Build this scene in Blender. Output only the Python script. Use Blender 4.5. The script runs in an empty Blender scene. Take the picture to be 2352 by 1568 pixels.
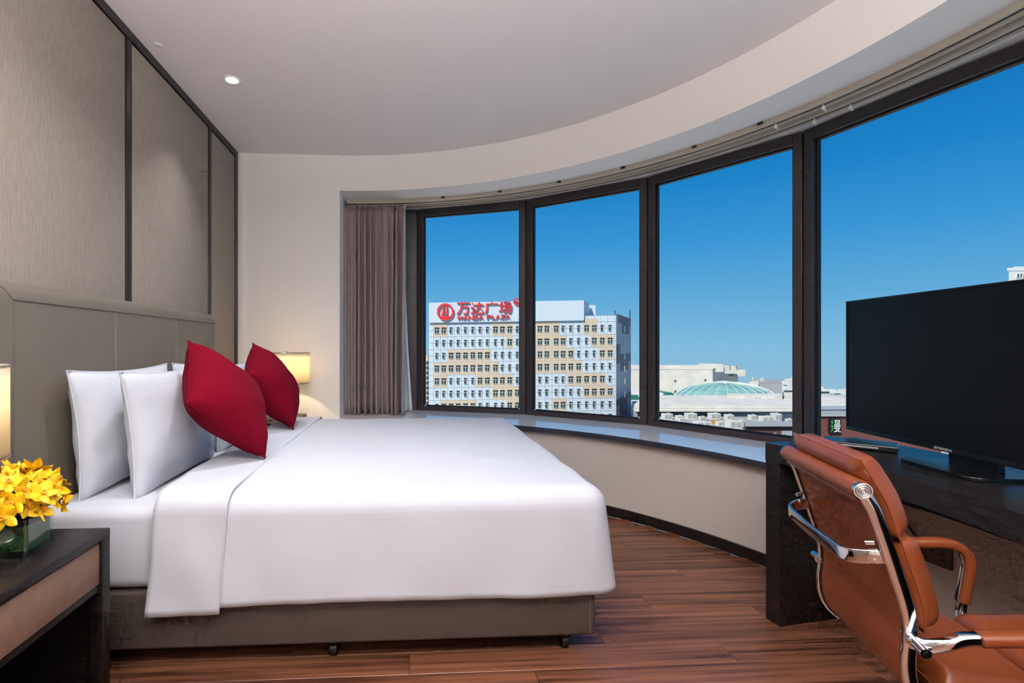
import bpy, bmesh, math, random
from math import sin, cos, pi, radians as R, hypot, atan2, sqrt
from mathutils import Vector, Matrix, noise

random.seed(7)
SC = bpy.context.scene
COL = SC.collection

# ------------------------------------------------------------------ camera
EYE = 1.16
YAW = math.atan(67 / 1165)
cam_d = bpy.data.cameras.new('camera')
cam = bpy.data.objects.new('camera', cam_d)
COL.objects.link(cam)
cam.location = (0, 0, EYE)
cam.rotation_euler = (pi / 2, 0, -YAW)
cam_d.sensor_width = 36.0
cam_d.lens = 1165 / 2352 * 36
cam_d.shift_x = 0.5 - 1005 / 2352
cam_d.shift_y = 11 / 2352
cam_d.clip_start = 0.02
cam_d.clip_end = 3000
SC.camera = cam

# ------------------------------------------------------------------ world, sun, exposure
SC.view_settings.view_transform = 'Standard'
SC.view_settings.look = 'None'
SC.view_settings.gamma = 1
SC.view_settings.use_curve_mapping = False
SC.view_settings.exposure = 0.86
SC.cycles.use_denoising = True
SC.cycles.max_bounces = 6
SC.cycles.diffuse_bounces = 4
SC.cycles.glossy_bounces = 3
SC.cycles.transparent_max_bounces = 8
SC.cycles.use_adaptive_sampling = True
SC.cycles.adaptive_threshold = .05
SC.cycles.adaptive_min_samples = 12
SC.cycles.sample_clamp_indirect = 6.0
SC.cycles.caustics_reflective = False
SC.cycles.caustics_refractive = False

world = bpy.data.worlds.new('sky')
SC.world = world
world.use_nodes = True
wn, wl = world.node_tree.nodes, world.node_tree.links
wn.clear()
w_out = wn.new('ShaderNodeOutputWorld')
w_bg = wn.new('ShaderNodeBackground')
w_tc = wn.new('ShaderNodeTexCoord')
w_sep = wn.new('ShaderNodeSeparateXYZ')
w_map = wn.new('ShaderNodeMapRange')
w_ramp = wn.new('ShaderNodeValToRGB')
w_map.inputs[1].default_value = -0.15
w_map.inputs[2].default_value = 0.85
wl.new(w_tc.outputs['Generated'], w_sep.inputs[0])
wl.new(w_sep.outputs['Z'], w_map.inputs[0])
wl.new(w_map.outputs[0], w_ramp.inputs[0])
wl.new(w_ramp.outputs[0], w_bg.inputs[0])
wl.new(w_bg.outputs[0], w_out.inputs[0])
el = w_ramp.color_ramp.elements
SKY = [(-.15, (.33, .52, .66)), (-.07, (.30, .53, .69)), (0.0, (.23, .52, .75)), (.09, (.12, .42, .72)),
       (.18, (.045, .32, .69)), (.28, (.012, .235, .60)), (.40, (.004, .165, .50)), (.85, (.003, .11, .38))]
el[0].position = 0.0
el[0].color = (*SKY[0][1], 1)
el[1].position = 1.0
el[1].color = (*SKY[-1][1], 1)
for z, c in SKY[1:-1]:
    e = el.new(z + .15)
    e.color = (*c, 1)
w_bg.inputs[1].default_value = .535

sun_d = bpy.data.lights.new('sun', 'SUN')
sun_d.energy = 3.35
sun_d.color = (1, .96, .88)
sun_d.angle = R(.6)
sun = bpy.data.objects.new('sun', sun_d)
COL.objects.link(sun)
sun.rotation_euler = Vector((.62, .58, -.75)).to_track_quat('-Z', 'Y').to_euler()

# ------------------------------------------------------------------ materials
MATS = {}


def mat(name, col, rough=.5, metal=0.0, ior=1.5, vary=None, bump=None, coat=0.0, sheen=0.0,
        trans=0.0, emit=None, rnd=0.0, wave=None):
    """vary=(scale xyz, other colour, lo, hi); bump=(scale xyz, strength, distance); wave=(axis,scale,other colour,width)"""
    if name in MATS:
        return MATS[name]
    m = bpy.data.materials.new(name)
    m.use_nodes = True
    nt = m.node_tree
    b = nt.nodes['Principled BSDF']
    b.inputs['Base Color'].default_value = (*col, 1)
    b.inputs['Roughness'].default_value = rough
    b.inputs['Metallic'].default_value = metal
    b.inputs['IOR'].default_value = ior
    b.inputs['Coat Weight'].default_value = coat
    b.inputs['Sheen Weight'].default_value = sheen
    b.inputs['Transmission Weight'].default_value = trans
    if emit:
        b.inputs['Emission Color'].default_value = (*emit[0], 1)
        b.inputs['Emission Strength'].default_value = emit[1]
    tc = nt.nodes.new('ShaderNodeTexCoord')

    def noise_tex(sc, detail=6):
        mp = nt.nodes.new('ShaderNodeMapping')
        mp.inputs['Scale'].default_value = sc
        nt.links.new(tc.outputs['Object'], mp.inputs[0])
        n = nt.nodes.new('ShaderNodeTexNoise')
        n.inputs['Scale'].default_value = 1.0
        n.inputs['Detail'].default_value = detail
        n.inputs['Roughness'].default_value = .6
        if rnd:
            oi = nt.nodes.new('ShaderNodeObjectInfo')
            ad = nt.nodes.new('ShaderNodeVectorMath')
            ad.operation = 'ADD'
            cb = nt.nodes.new('ShaderNodeVectorMath')
            cb.operation = 'SCALE'
            cb.inputs[0].default_value = (17, 31, 11)
            nt.links.new(oi.outputs['Random'], cb.inputs[3])
            nt.links.new(mp.outputs[0], ad.inputs[0])
            nt.links.new(cb.outputs[0], ad.inputs[1])
            nt.links.new(ad.outputs[0], n.inputs['Vector'])
        else:
            nt.links.new(mp.outputs[0], n.inputs['Vector'])
        return n
    last = None
    if vary:
        n = noise_tex(vary[0])
        rp = nt.nodes.new('ShaderNodeValToRGB')
        rp.color_ramp.elements[0].position = vary[2]
        rp.color_ramp.elements[1].position = vary[3]
        rp.color_ramp.elements[0].color = (*vary[1], 1)
        rp.color_ramp.elements[1].color = (*col, 1)
        nt.links.new(n.outputs['Fac'], rp.inputs[0])
        last = rp.outputs[0]
    if wave:
        sp = nt.nodes.new('ShaderNodeSeparateXYZ')
        nt.links.new(tc.outputs['Object'], sp.inputs[0])
        ml = nt.nodes.new('ShaderNodeMath')
        ml.operation = 'MULTIPLY'
        ml.inputs[1].default_value = wave[1]
        if wave[0] == 'ATTR':
            at_ = nt.nodes.new('ShaderNodeAttribute')
            at_.attribute_name = 'stripe'
            nt.links.new(at_.outputs['Fac'], ml.inputs[0])
        else:
            nt.links.new(sp.outputs[wave[0]], ml.inputs[0])
        fr = nt.nodes.new('ShaderNodeMath')
        fr.operation = 'FRACT'
        nt.links.new(ml.outputs[0], fr.inputs[0])
        gt = nt.nodes.new('ShaderNodeMath')
        gt.operation = 'GREATER_THAN'
        gt.inputs[1].default_value = wave[3]
        nt.links.new(fr.outputs[0], gt.inputs[0])
        mx = nt.nodes.new('ShaderNodeMix')
        mx.data_type = 'RGBA'
        nt.links.new(gt.outputs[0], mx.inputs[0])
        mx.inputs[6].default_value = (*col, 1)
        mx.inputs[7].default_value = (*wave[2], 1)
        if last:
            nt.links.new(last, mx.inputs[6])
        last = mx.outputs[2]
    if rnd:
        oi = nt.nodes.new('ShaderNodeObjectInfo')
        hs = nt.nodes.new('ShaderNodeHueSaturation')
        mr = nt.nodes.new('ShaderNodeMapRange')
        mr.inputs[3].default_value = 1 - rnd
        mr.inputs[4].default_value = 1 + rnd
        nt.links.new(oi.outputs['Random'], mr.inputs[0])
        nt.links.new(mr.outputs[0], hs.inputs['Value'])
        hs.inputs['Color'].default_value = (*col, 1)
        if last:
            nt.links.new(last, hs.inputs['Color'])
        last = hs.outputs[0]
    if last:
        nt.links.new(last, b.inputs['Base Color'])
    if bump:
        n = noise_tex(bump[0], 4)
        bp = nt.nodes.new('ShaderNodeBump')
        bp.inputs['Strength'].default_value = bump[1]
        bp.inputs['Distance'].default_value = bump[2]
        nt.links.new(n.outputs['Fac'], bp.inputs['Height'])
        nt.links.new(bp.outputs[0], b.inputs['Normal'])
    MATS[name] = m
    return m


def glass_thin(name, tint=(1, 1, 1), refl=.06, rough=.3):
    m = bpy.data.materials.new(name)
    m.use_nodes = True
    nt = m.node_tree
    nt.nodes.clear()
    o = nt.nodes.new('ShaderNodeOutputMaterial')
    mx = nt.nodes.new('ShaderNodeMixShader')
    t = nt.nodes.new('ShaderNodeBsdfTransparent')
    g = nt.nodes.new('ShaderNodeBsdfGlossy')
    t.inputs[0].default_value = (*tint, 1)
    g.inputs['Roughness'].default_value = rough
    mx.inputs[0].default_value = refl
    nt.links.new(t.outputs[0], mx.inputs[1])
    nt.links.new(g.outputs[0], mx.inputs[2])
    nt.links.new(mx.outputs[0], o.inputs[0])
    MATS[name] = m
    return m


def shade_mat(name, col, trans_col):
    m = bpy.data.materials.new(name)
    m.use_nodes = True
    nt = m.node_tree
    nt.nodes.clear()
    o = nt.nodes.new('ShaderNodeOutputMaterial')
    mx = nt.nodes.new('ShaderNodeMixShader')
    d = nt.nodes.new('ShaderNodeBsdfDiffuse')
    t = nt.nodes.new('ShaderNodeBsdfTranslucent')
    d.inputs[0].default_value = (*col, 1)
    t.inputs[0].default_value = (*trans_col, 1)
    mx.inputs[0].default_value = .5
    nt.links.new(d.outputs[0], mx.inputs[1])
    nt.links.new(t.outputs[0], mx.inputs[2])
    nt.links.new(mx.outputs[0], o.inputs[0])
    return m


M_ceil = mat('ceiling_paint', (.84, .80, .79), .9, bump=((60, 60, 60), .03, .002))
M_wall = mat('warm_white_paint', (.90, .865, .82), .9, bump=((80, 80, 80), .03, .002))
M_lowwall = mat('greige_paint', (.60, .54, .49), .9, bump=((80, 80, 80), .03, .002))
M_fabric = mat('panel_fabric', (.30, .255, .216), .95, vary=((180, 180, 18), (.23, .194, .163), .35, .65),
               bump=((300, 300, 40), .3, .002))
M_darktrim = mat('dark_trim', (.018, .012, .011), .4)
M_frame = mat('window_frame_bronze', (.046, .035, .036), .38)
M_frame2 = mat('window_gasket', (.008, .007, .007), .6)
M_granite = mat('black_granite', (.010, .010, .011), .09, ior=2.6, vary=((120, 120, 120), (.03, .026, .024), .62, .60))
M_silltop = mat('sill_stone_with_glare', (.93, .91, .87), .06, ior=2.0, vary=((25, 25, 25), (.87, .85, .82), .35, .65))  # near-white stands in for the bright window reflected in dark granite
M_plank = mat('walnut_laminate', (.25, .098, .050), .33, vary=((1.3, 42, 42), (.075, .026, .014), .36, .60),
              bump=((3, 90, 90), .12, .001), rnd=.13)
M_sub = mat('screed', (.05, .03, .02), .9)
M_leather = mat('taupe_leather', (.146, .126, .098), .5, bump=((220, 30, 700), .22, .002))
M_base = mat('taupe_base_leather', (.065, .050, .042), .5, bump=((300, 300, 300), .08, .001))
M_seam = mat('leather_seam', (.10, .085, .07), .6)
M_sheet = mat('white_cotton', (.525, .545, .60), .85, sheen=.15, bump=((900, 900, 900), .05, .001))
M_stripe = mat('white_sateen_stripe', (.525, .545, .60), .8, wave=('ATTR', 48, (.515, .535, .59), .5), sheen=.05)
M_pstripe = mat('pillow_sateen_stripe', (.525, .545, .60), .8, wave=('Y', 48, (.515, .535, .59), .5), sheen=.05)
M_red = mat('crimson_chenille', (.185, .002, .014), 1.0, sheen=.0, ior=1.2, vary=((70, 70, 260), (.13, .001, .009), .3, .7),
            bump=((260, 260, 260), .5, .003))
M_wenge = mat('wenge_wood', (.013, .009, .008), .42, ior=1.4, vary=((6, 90, 90), (.006, .004, .004), .35, .6),
              bump=((8, 140, 140), .25, .001))
M_desk = mat('dark_oak_desk', (.022, .017, .015), .34, vary=((70, 8, 70), (.012, .009, .008), .35, .6),
             bump=((110, 14, 110), .35, .001))
M_tan = mat('tan_leather_front', (.20, .115, .075), .55, vary=((30, 30, 30), (.16, .09, .058), .3, .7))
M_chrome = mat('chrome', (.75, .75, .77), .07, 1.0)
M_steel = mat('brushed_cap', (.50, .46, .40), .28, 1.0)
M_cognac = mat('cognac_leather', (.235, .056, .017), .30, vary=((9, 9, 9), (.19, .043, .012), .3, .7),
               bump=((420, 420, 420), .12, .001))
M_black = mat('black_plastic', (.006, .006, .007), .3)
M_screen = mat('dark_screen', (.004, .004, .004), .4, ior=1.3)
M_grey = mat('grey_plastic', (.35, .35, .36), .4)
M_white = mat('white_enamel', (.8, .8, .78), .4)
M_track = mat('cream_aluminium', (.50, .45, .37), .45)
M_curtain = mat('mauve_curtain', (.42, .335, .32), .6, sheen=.2, vary=((400, 400, 6), (.36, .28, .27), .3, .7))
M_sheer = mat('sheer_white', (.8, .8, .78), .9)
M_shade_lit = shade_mat('shade_linen', (.75, .70, .58), (.97, .86, .60))
M_petal = mat('orchid_yellow', (.84, .54, .006), .5, vary=((60, 60, 60), (.76, .36, .005), .25, .6), rnd=.10)
M_lip = mat('orchid_lip', (.80, .33, .006), .6, vary=((200, 200, 200), (.40, .07, .004), .3, .5))
M_leaf = mat('leaf_green', (.009, .042, .009), .3, vary=((40, 40, 8), (.02, .085, .015), .4, .7))
M_glass_v = glass_thin('vase_glass', (.93, .97, .95), .12, .03)
M_pane = glass_thin('window_glass', (.99, .995, 1), .004)
M_plate = mat('bronze_plate', (.28, .22, .18), .35, .6)

# outside
M_clad = mat('white_cladding', (.50, .58, .63), .6, rnd=0)
M_beige = mat('beige_cladding', (.55, .45, .33), .6)
M_joint = mat('cladding_joint', (.36, .36, .36), .8)
M_sideclad = mat('grey_shade_cladding', (.30, .34, .40), .6)  # office side's shade is in this grey; also louvres, shopfront, barrier
M_darkclad = mat('dark_shade_cladding', (.10, .085, .10), .6)
M_outglass = mat('office_glass', (.035, .06, .065), .15)
M_outframe = mat('office_frame', (.60, .60, .57), .5)
M_shade_mast = mat('shade_and_mast_black', (.02, .02, .02), .7)  # near black paints the shadow at office window heads; also masts
M_sign = mat('sign_red', (.75, .03, .03), .45)
M_signback = mat('sign_red_dark', (.20, .01, .015), .6)
M_cream = mat('cream_render', (.62, .60, .53), .8, vary=((.2, .2, .2), (.50, .49, .44), .3, .6))
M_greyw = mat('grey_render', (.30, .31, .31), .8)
M_roofgrey = mat('roof_grey', (.38, .38, .36), .9, vary=((.3, .3, .3), (.26, .26, .25), .3, .7))
M_ground = mat('pale_ground', (.52, .51, .48), .9, vary=((.05, .05, .05), (.40, .40, .38), .3, .7))
M_domeglass = mat('green_dome_glass', (.22, .42, .38), .15, vary=((.15, .15, .15), (.14, .30, .28), .35, .65))
M_domerib = mat('dome_rib', (.55, .62, .58), .5)
M_ac = mat('ac_white', (.58, .58, .53), .6)
M_acd = mat('ac_grille', (.30, .31, .30), .7)
M_yellow = mat('yellow_awning', (.80, .42, .02), .6)
M_brownb = mat('brown_timber', (.10, .045, .035), .7)
M_tealglass = mat('teal_glass', (.02, .14, .12), .2)
M_tanb = mat('tan_render', (.62, .46, .30), .8)
M_green = mat('green_letter', (.03, .25, .05), .5)

# ------------------------------------------------------------------ helpers


def put(name, me, m=None, parent=None, inv=True):
    o = bpy.data.objects.new(name, me)
    COL.objects.link(o)
    if m is not None and not me.materials:
        me.materials.append(m)
    if parent is not None:
        o.parent = parent
        if inv and parent.type == 'EMPTY':
            o.matrix_parent_inverse = Matrix.Translation(-Vector(parent.location))
    return o


def mk(verts, faces, smooth=False):
    me = bpy.data.meshes.new('m')
    me.from_pydata([tuple(v) for v in verts], [], faces)
    me.update()
    if smooth:
        for p in me.polygons:
            p.use_smooth = True
    return me


def tag(o, label, cat, group=None, kind=None):
    o['label'] = label
    o['category'] = cat
    if group:
        o['group'] = group
    if kind:
        o['kind'] = kind
    return o


def empty(name, loc=(0, 0, 0), rz=0.0):
    o = bpy.data.objects.new(name, None)
    COL.objects.link(o)
    o.location = loc
    o.rotation_euler = (0, 0, rz)
    o.empty_display_size = .05
    return o


def finish(bm, bevel=0.0, seg=2, smooth=False, ang=30):
    if bevel:
        bmesh.ops.bevel(bm, geom=bm.edges[:] + bm.verts[:], offset=bevel, segments=seg, affect='EDGES', profile=.5,
                        clamp_overlap=True)
    bmesh.ops.recalc_face_normals(bm, faces=bm.faces[:])
    me = bpy.data.meshes.new('m')
    bm.to_mesh(me)
    bm.free()
    if smooth:
        for p in me.polygons:
            p.use_smooth = True
        try:
            me.set_sharp_from_angle(angle=R(ang))
        except Exception:
            pass
    return me


def box(x0, x1, y0, y1, z0, z1, bevel=0.0, seg=2):
    bm = bmesh.new()
    bmesh.ops.create_cube(bm, size=1)
    for v in bm.verts:
        v.co = Vector(((x0 + x1) / 2 + v.co.x * (x1 - x0), (y0 + y1) / 2 + v.co.y * (y1 - y0),
                       (z0 + z1) / 2 + v.co.z * (z1 - z0)))
    return finish(bm, bevel, seg, smooth=bevel > 0 and seg > 1, ang=40)


def obox(c, ex, ey, dims, bevel=0.0):
    """box centred at c with horizontal axes ex, ey (unit 2D/3D) and size dims"""
    ex, ey = Vector((*ex[:2], 0)), Vector((*ey[:2], 0))
    bm = bmesh.new()
    bmesh.ops.create_cube(bm, size=1)
    for v in bm.verts:
        v.co = Vector(c) + ex * v.co.x * dims[0] + ey * v.co.y * dims[1] + Vector((0, 0, v.co.z * dims[2]))
    return finish(bm, bevel, 2)


def prism(poly, z0, z1, bevel=0.0):
    n = len(poly)
    bm = bmesh.new()
    lo = [bm.verts.new((p[0], p[1], z0)) for p in poly]
    hi = [bm.verts.new((p[0], p[1], z1)) for p in poly]
    bm.faces.new(lo[::-1])
    bm.faces.new(hi)
    for i in range(n):
        j = (i + 1) % n
        bm.faces.new((lo[i], lo[j], hi[j], hi[i]))
    return finish(bm, bevel)


CX, CY = -.59, 1.67          # centre of the round bay


def pol(r, a):
    return (CX + r * cos(R(a)), CY + r * sin(R(a)))


def arc_solid(r0, r1, a0, a1, z0, z1, n=48, smooth=True, bevel=0.0):
    vs, fs = [], []
    for i in range(n + 1):
        a = a0 + (a1 - a0) * i / n
        p, q = pol(r0, a), pol(r1, a)
        vs += [(*p, z0), (*q, z0), (*q, z1), (*p, z1)]
    for i in range(n):
        b = 4 * i
        for k in range(4):
            fs.append((b + k, b + (k + 1) % 4, b + 4 + (k + 1) % 4, b + 4 + k))
    fs.append((0, 1, 2, 3))
    fs.append((4 * n + 3, 4 * n + 2, 4 * n + 1, 4 * n))
    bm = bmesh.new()
    bv = [bm.verts.new(v) for v in vs]
    for f in fs:
        bm.faces.new([bv[i] for i in f])
    if bevel:
        es = [e for e in bm.edges if e.calc_length() > 0 and len(e.link_faces) == 2 and e.calc_face_angle(0) > R(50)]
        bmesh.ops.bevel(bm, geom=es, offset=bevel, segments=2, affect='EDGES')
    return finish(bm, 0, 2, smooth=smooth, ang=35)


def catmull(pts, sub=6):
    pts = [Vector(p) for p in pts]
    out = []
    for i in range(len(pts) - 1):
        p0 = pts[max(i - 1, 0)]
        p1, p2 = pts[i], pts[i + 1]
        p3 = pts[min(i + 2, len(pts) - 1)]
        for k in range(sub):
            t = k / sub
            out.append(.5 * ((2 * p1) + (-p0 + p2) * t + (2 * p0 - 5 * p1 + 4 * p2 - p3) * t * t +
                             (-p0 + 3 * p1 - 3 * p2 + p3) * t ** 3))
    out.append(pts[-1])
    return out


def sweep(path, prof, side=None, closed=False, smooth=True):
    """sweep a closed 2D profile (a: along side vector, b: along normal) along a path"""
    path = [Vector(p) for p in path]
    n, k = len(path), len(prof)
    vs, fs = [], []
    prev = None
    for i, p in enumerate(path):
        if closed:
            t = (path[(i + 1) % n] - path[i - 1]).normalized()
        else:
            t = (path[min(i + 1, n - 1)] - path[max(i - 1, 0)]).normalized()
        if side is not None:
            s = Vector(side)
            s = (s - t * s.dot(t)).normalized()
        else:
            if prev is None:
                ref = Vector((0, 0, 1)) if abs(t.z) < .9 else Vector((1, 0, 0))
                s = t.cross(ref).normalized()
            else:
                s = (prev - t * prev.dot(t)).normalized()
        prev = s
        b = t.cross(s)
        for a, c in prof:
            vs.append(p + s * a + b * c)
    rng = n if closed else n - 1
    for i in range(rng):
        for j in range(k):
            i2 = (i + 1) % n
            fs.append((i * k + j, i * k + (j + 1) % k, i2 * k + (j + 1) % k, i2 * k + j))
    if not closed:
        fs.append(tuple(range(k))[::-1])
        fs.append(tuple((n - 1) * k + j for j in range(k)))
    bm = bmesh.new()
    bv = [bm.verts.new(v) for v in vs]
    for f in fs:
        bm.faces.new([bv[i] for i in f])
    return finish(bm, 0, 2, smooth=smooth, ang=45)


def circ(r, n=12, rx=None):
    return [((rx or r) * cos(2 * pi * i / n), r * sin(2 * pi * i / n)) for i in range(n)]


def rrect(w, h, r, n=3):
    out = []
    for cx, cy, a0 in ((w / 2 - r, h / 2 - r, 0), (-w / 2 + r, h / 2 - r, 90), (-w / 2 + r, -h / 2 + r, 180),
                       (w / 2 - r, -h / 2 + r, 270)):
        for i in range(n + 1):
            a = R(a0 + 90 * i / n)
            out.append((cx + r * cos(a), cy + r * sin(a)))
    return out


def tube(pts, r, n=10, sub=6, smooth_path=True):
    return sweep(catmull(pts, sub) if smooth_path and len(pts) > 2 else pts, circ(r, n))


def lathe(prof, c=(0, 0, 0), n=32):
    """prof: (r,z) from bottom to top, closed with caps"""
    vs, fs = [], []
    for r, z in prof:
        for i in range(n):
            a = 2 * pi * i / n
            vs.append((c[0] + r * cos(a), c[1] + r * sin(a), c[2] + z))
    for k in range(len(prof) - 1):
        for i in range(n):
            j = (i + 1) % n
            fs.append((k * n + i, k * n + j, (k + 1) * n + j, (k + 1) * n + i))
    fs.append(tuple(range(n))[::-1])
    fs.append(tuple((len(prof) - 1) * n + i for i in range(n)))
    me = mk(vs, fs)
    for p in me.polygons:
        p.use_smooth = True
    try:
        me.set_sharp_from_angle(angle=R(40))
    except Exception:
        pass
    return me


def text_mesh(s, size, extrude, m=None, width=None):
    cu = bpy.data.curves.new('t', 'FONT')
    cu.body = s
    cu.size = size
    cu.extrude = extrude
    cu.resolution_u = 2
    cu.align_x = 'LEFT'
    o = bpy.data.objects.new('t', cu)
    COL.objects.link(o)
    dg = bpy.context.evaluated_depsgraph_get()
    me = bpy.data.meshes.new_from_object(o.evaluated_get(dg))
    bpy.data.objects.remove(o)
    bpy.data.curves.remove(cu)
    me.materials.clear()
    return me


def bounds(me):
    xs = [v.co.x for v in me.vertices]
    ys = [v.co.y for v in me.vertices]
    return (min(xs), max(xs), min(ys), max(ys)) if xs else (0, 1, 0, 1)


def copy_tree(o, parent=None):
    c = o.copy()
    COL.objects.link(c)
    c.parent = parent
    for ch in list(o.children):
        copy_tree(ch, c)
    return c


# ================================================================== THE ROOM
ZC, ZS, SILL = 2.76, 2.465, .553
LW = -1.41                     # face of the panelled wall

arc_out = [pol(3.36, a) for a in range(92, -44, -3)]
outline = [(-1.75, -2.5), (-1.75, 5.04)] + arc_out + [(1.6, -.6), (1.6, -2.5)]
fl = tag(put('floor', prism(outline, -.12, -.022), M_sub), 'reddish brown wood laminate floor of the room', 'floor',
         kind='structure')
# planks, each one a part of the floor
PW, PL = .128, 1.21
row = 0
y = -2.30
while y < 4.28:
    y1 = min(y + PW, 4.285)

    def xr(yy):
        if yy < -.10:
            return 1.40
        return CX + sqrt(max(.01, 2.648 ** 2 - (yy - CY) ** 2))
    xm = min(xr(y), xr(y1))
    if y1 > 3.2:
        xm = max(xm, -.6)
    x = -1.40 - PL * ((row * .37) % 1)
    while x < xm - .02:
        a, b = max(x, -1.405), min(x + PL, xm)
        if b - a > .03:
            me = box(a + .0006, b - .0006, y + .0006, y1 - .0006, -.02, 0.0, .0012, 1)
            put('plank', me, M_plank, fl)
        x += PL
    y += PW
    row += 1

tag(put('ceiling', prism(outline, ZC, ZC + .1), M_ceil), 'flat pale ceiling with a curved edge towards the window bay',
    'ceiling', kind='structure')
tag(put('wall_header', arc_solid(2.625, 3.36, 90.2, -43, ZS, ZC, 80), M_wall),
    'curved warm white bulkhead above the bay window', 'wall', kind='structure')
tag(put('wall_back', box(-1.75, -.575, 4.29, 5.04, -.02, ZC), M_wall),
    'plain warm white wall between the panelling and the curtain', 'wall', kind='structure')
tag(put('trim_1', box(-1.412, -1.352, 4.278, 4.29, 0, ZC, .002), M_wall),
    'narrow pale corner strip beside the panelled wall', 'trim', kind='structure')
tag(put('wall_window', arc_solid(2.65, 2.85, 90.2, -43, -.02, .523, 80), M_lowwall),
    'low curved greige wall below the window sill', 'wall', kind='structure')
tag(put('wall_outer', arc_solid(3.22, 3.35, 90.2, -43, -.12, .523, 60), M_greyw),
    'outer spandrel wall below the bay window', 'wall', kind='structure')
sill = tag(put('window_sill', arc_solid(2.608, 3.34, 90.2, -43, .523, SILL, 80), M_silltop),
           'polished black stone sill with painted window glare on top running along the curved window', 'window sill', kind='structure')
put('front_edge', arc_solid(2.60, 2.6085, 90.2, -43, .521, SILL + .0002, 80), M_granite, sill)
tag(put('baseboard_window', arc_solid(2.634, 2.65, 90.2, -43, 0, .058, 80), M_darktrim),
    'dark baseboard along the curved low wall', 'baseboard', kind='structure')
tag(put('wall_rear', box(-1.75, 1.6, -2.5, -2.30, -.02, ZC), M_wall), 'wall behind the camera', 'wall',
    kind='structure')
tag(put('wall_right', box(1.38, 1.6, -2.5, -.10, -.02, ZC), M_wall), 'plain wall beside the end of the bay', 'wall',
    kind='structure')

# panelled wall on the left
wall_l = tag(put('wall_left', box(-1.75, LW - .02, -2.5, 4.98, -.02, ZC), M_wall),
             'wall of beige fabric panels between dark upright strips behind the bed', 'wall', kind='structure')
cuts = [-2.3, -1.55, -.52, .53, 1.58, 2.646, 3.695, 4.2485]
for i in range(len(cuts) - 1):
    a, b = cuts[i] + (.026 if i else 0), cuts[i + 1] - .026 + (.0 if i < 6 else -.011)
    put('fabric_panel', box(LW - .02, LW, a + .004, b - .004, .0, 2.705, .004), M_fabric, wall_l)
    if i:
        w = .026
        put('upright_strip', box(LW - .02, LW + .004, cuts[i] - w + .001, cuts[i] + w - .001, 0, 2.712, .002), M_darktrim, wall_l)
put('upright_strip', box(LW - .02, LW + .005, 4.212, 4.277, 0, 2.712, .002), M_darktrim, wall_l)
put('top_strip', box(LW - .02, LW + .006, -2.3, 4.277, 2.712, ZC, .002), M_darktrim, wall_l)

# ---- windows of the bay
RW = 3.255
JA = [96.2, 77.9, 59.6, 41.3, 23.0, 4.7, -13.6, -31.9]
WT, WB = 2.455, SILL
for i in range(len(JA) - 1):
    j0, j1 = Vector((*pol(RW, JA[i]), 0)), Vector((*pol(RW, JA[i + 1]), 0))
    if i == 0:
        j0 = Vector((-.57, j0.y + (j1.y - j0.y) * (-.57 - j0.x) / (j1.x - j0.x), 0))
    e = (j1 - j0).normalized()
    nrm = Vector((-e.y, e.x, 0))
    if nrm.dot(Vector((j0.x - CX, j0.y - CY, 0))) < 0:
        nrm = -nrm
    L = (j1 - j0).length
    mid = (j0 + j1) / 2
    w = empty('window_%d' % (i + 1), (mid.x, mid.y, WB))
    names = ['window panel hidden behind the gathered curtain', 'bay window pane showing the red rooftop sign',
             'bay window pane showing the right half of the office block',
             'bay window pane showing the glass dome and white mall',
             'large bay window pane behind the television', 'bay window pane beyond the right edge',
             'last bay window pane beside the camera']
    tag(w, names[i], 'window', kind='structure')
    g = .011
    SW, TR, BR = (.050 if i else .17), .062, .040
    for s, jj in ((1, j0), (-1, j1)):
        put('stile', obox(jj + e * s * (g + SW / 2) + Vector((0, 0, (WT + WB) / 2)), e, nrm, (SW, .06, WT - WB), .003),
            M_frame, w)
        put('bead', obox(jj + e * s * (g + SW + .005) + nrm * .012 + Vector((0, 0, (WT + WB) / 2)), e, nrm,
                         (.010, .03, WT - WB - .1), 0), M_frame2, w)
    put('rail', obox(mid + Vector((0, 0, WT - TR / 2)), e, nrm, (L - 2 * (g + SW), .06, TR), .003), M_frame, w)
    put('rail', obox(mid + Vector((0, 0, WB + BR / 2)), e, nrm, (L - 2 * (g + SW), .06, BR), .003), M_frame, w)
    put('bead', obox(mid + nrm * .012 + Vector((0, 0, WT - TR - .005)), e, nrm, (L - .16, .03, .010)), M_frame2, w)
    put('bead', obox(mid + nrm * .012 + Vector((0, 0, WB + BR + .005)), e, nrm, (L - .16, .03, .010)), M_frame2, w)
    put('mullion', obox(j1 + nrm * .012 + Vector((0, 0, (WT + WB) / 2)), e, nrm, (.022, .05, WT - WB)), M_frame2, w)
    put('pane', obox(mid + nrm * .012 + Vector((0, 0, (WT + WB) / 2)), e, nrm,
                     (L - 2 * (g + SW) - .005, .006, WT - WB - TR - BR)), M_pane, w)
    if i == 0:
        hp = j1 - e * .085 - nrm * .045
        put('handle', obox(hp + Vector((0, 0, 1.78)), e, nrm, (.018, .03, .10), .004), M_black, w)

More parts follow.
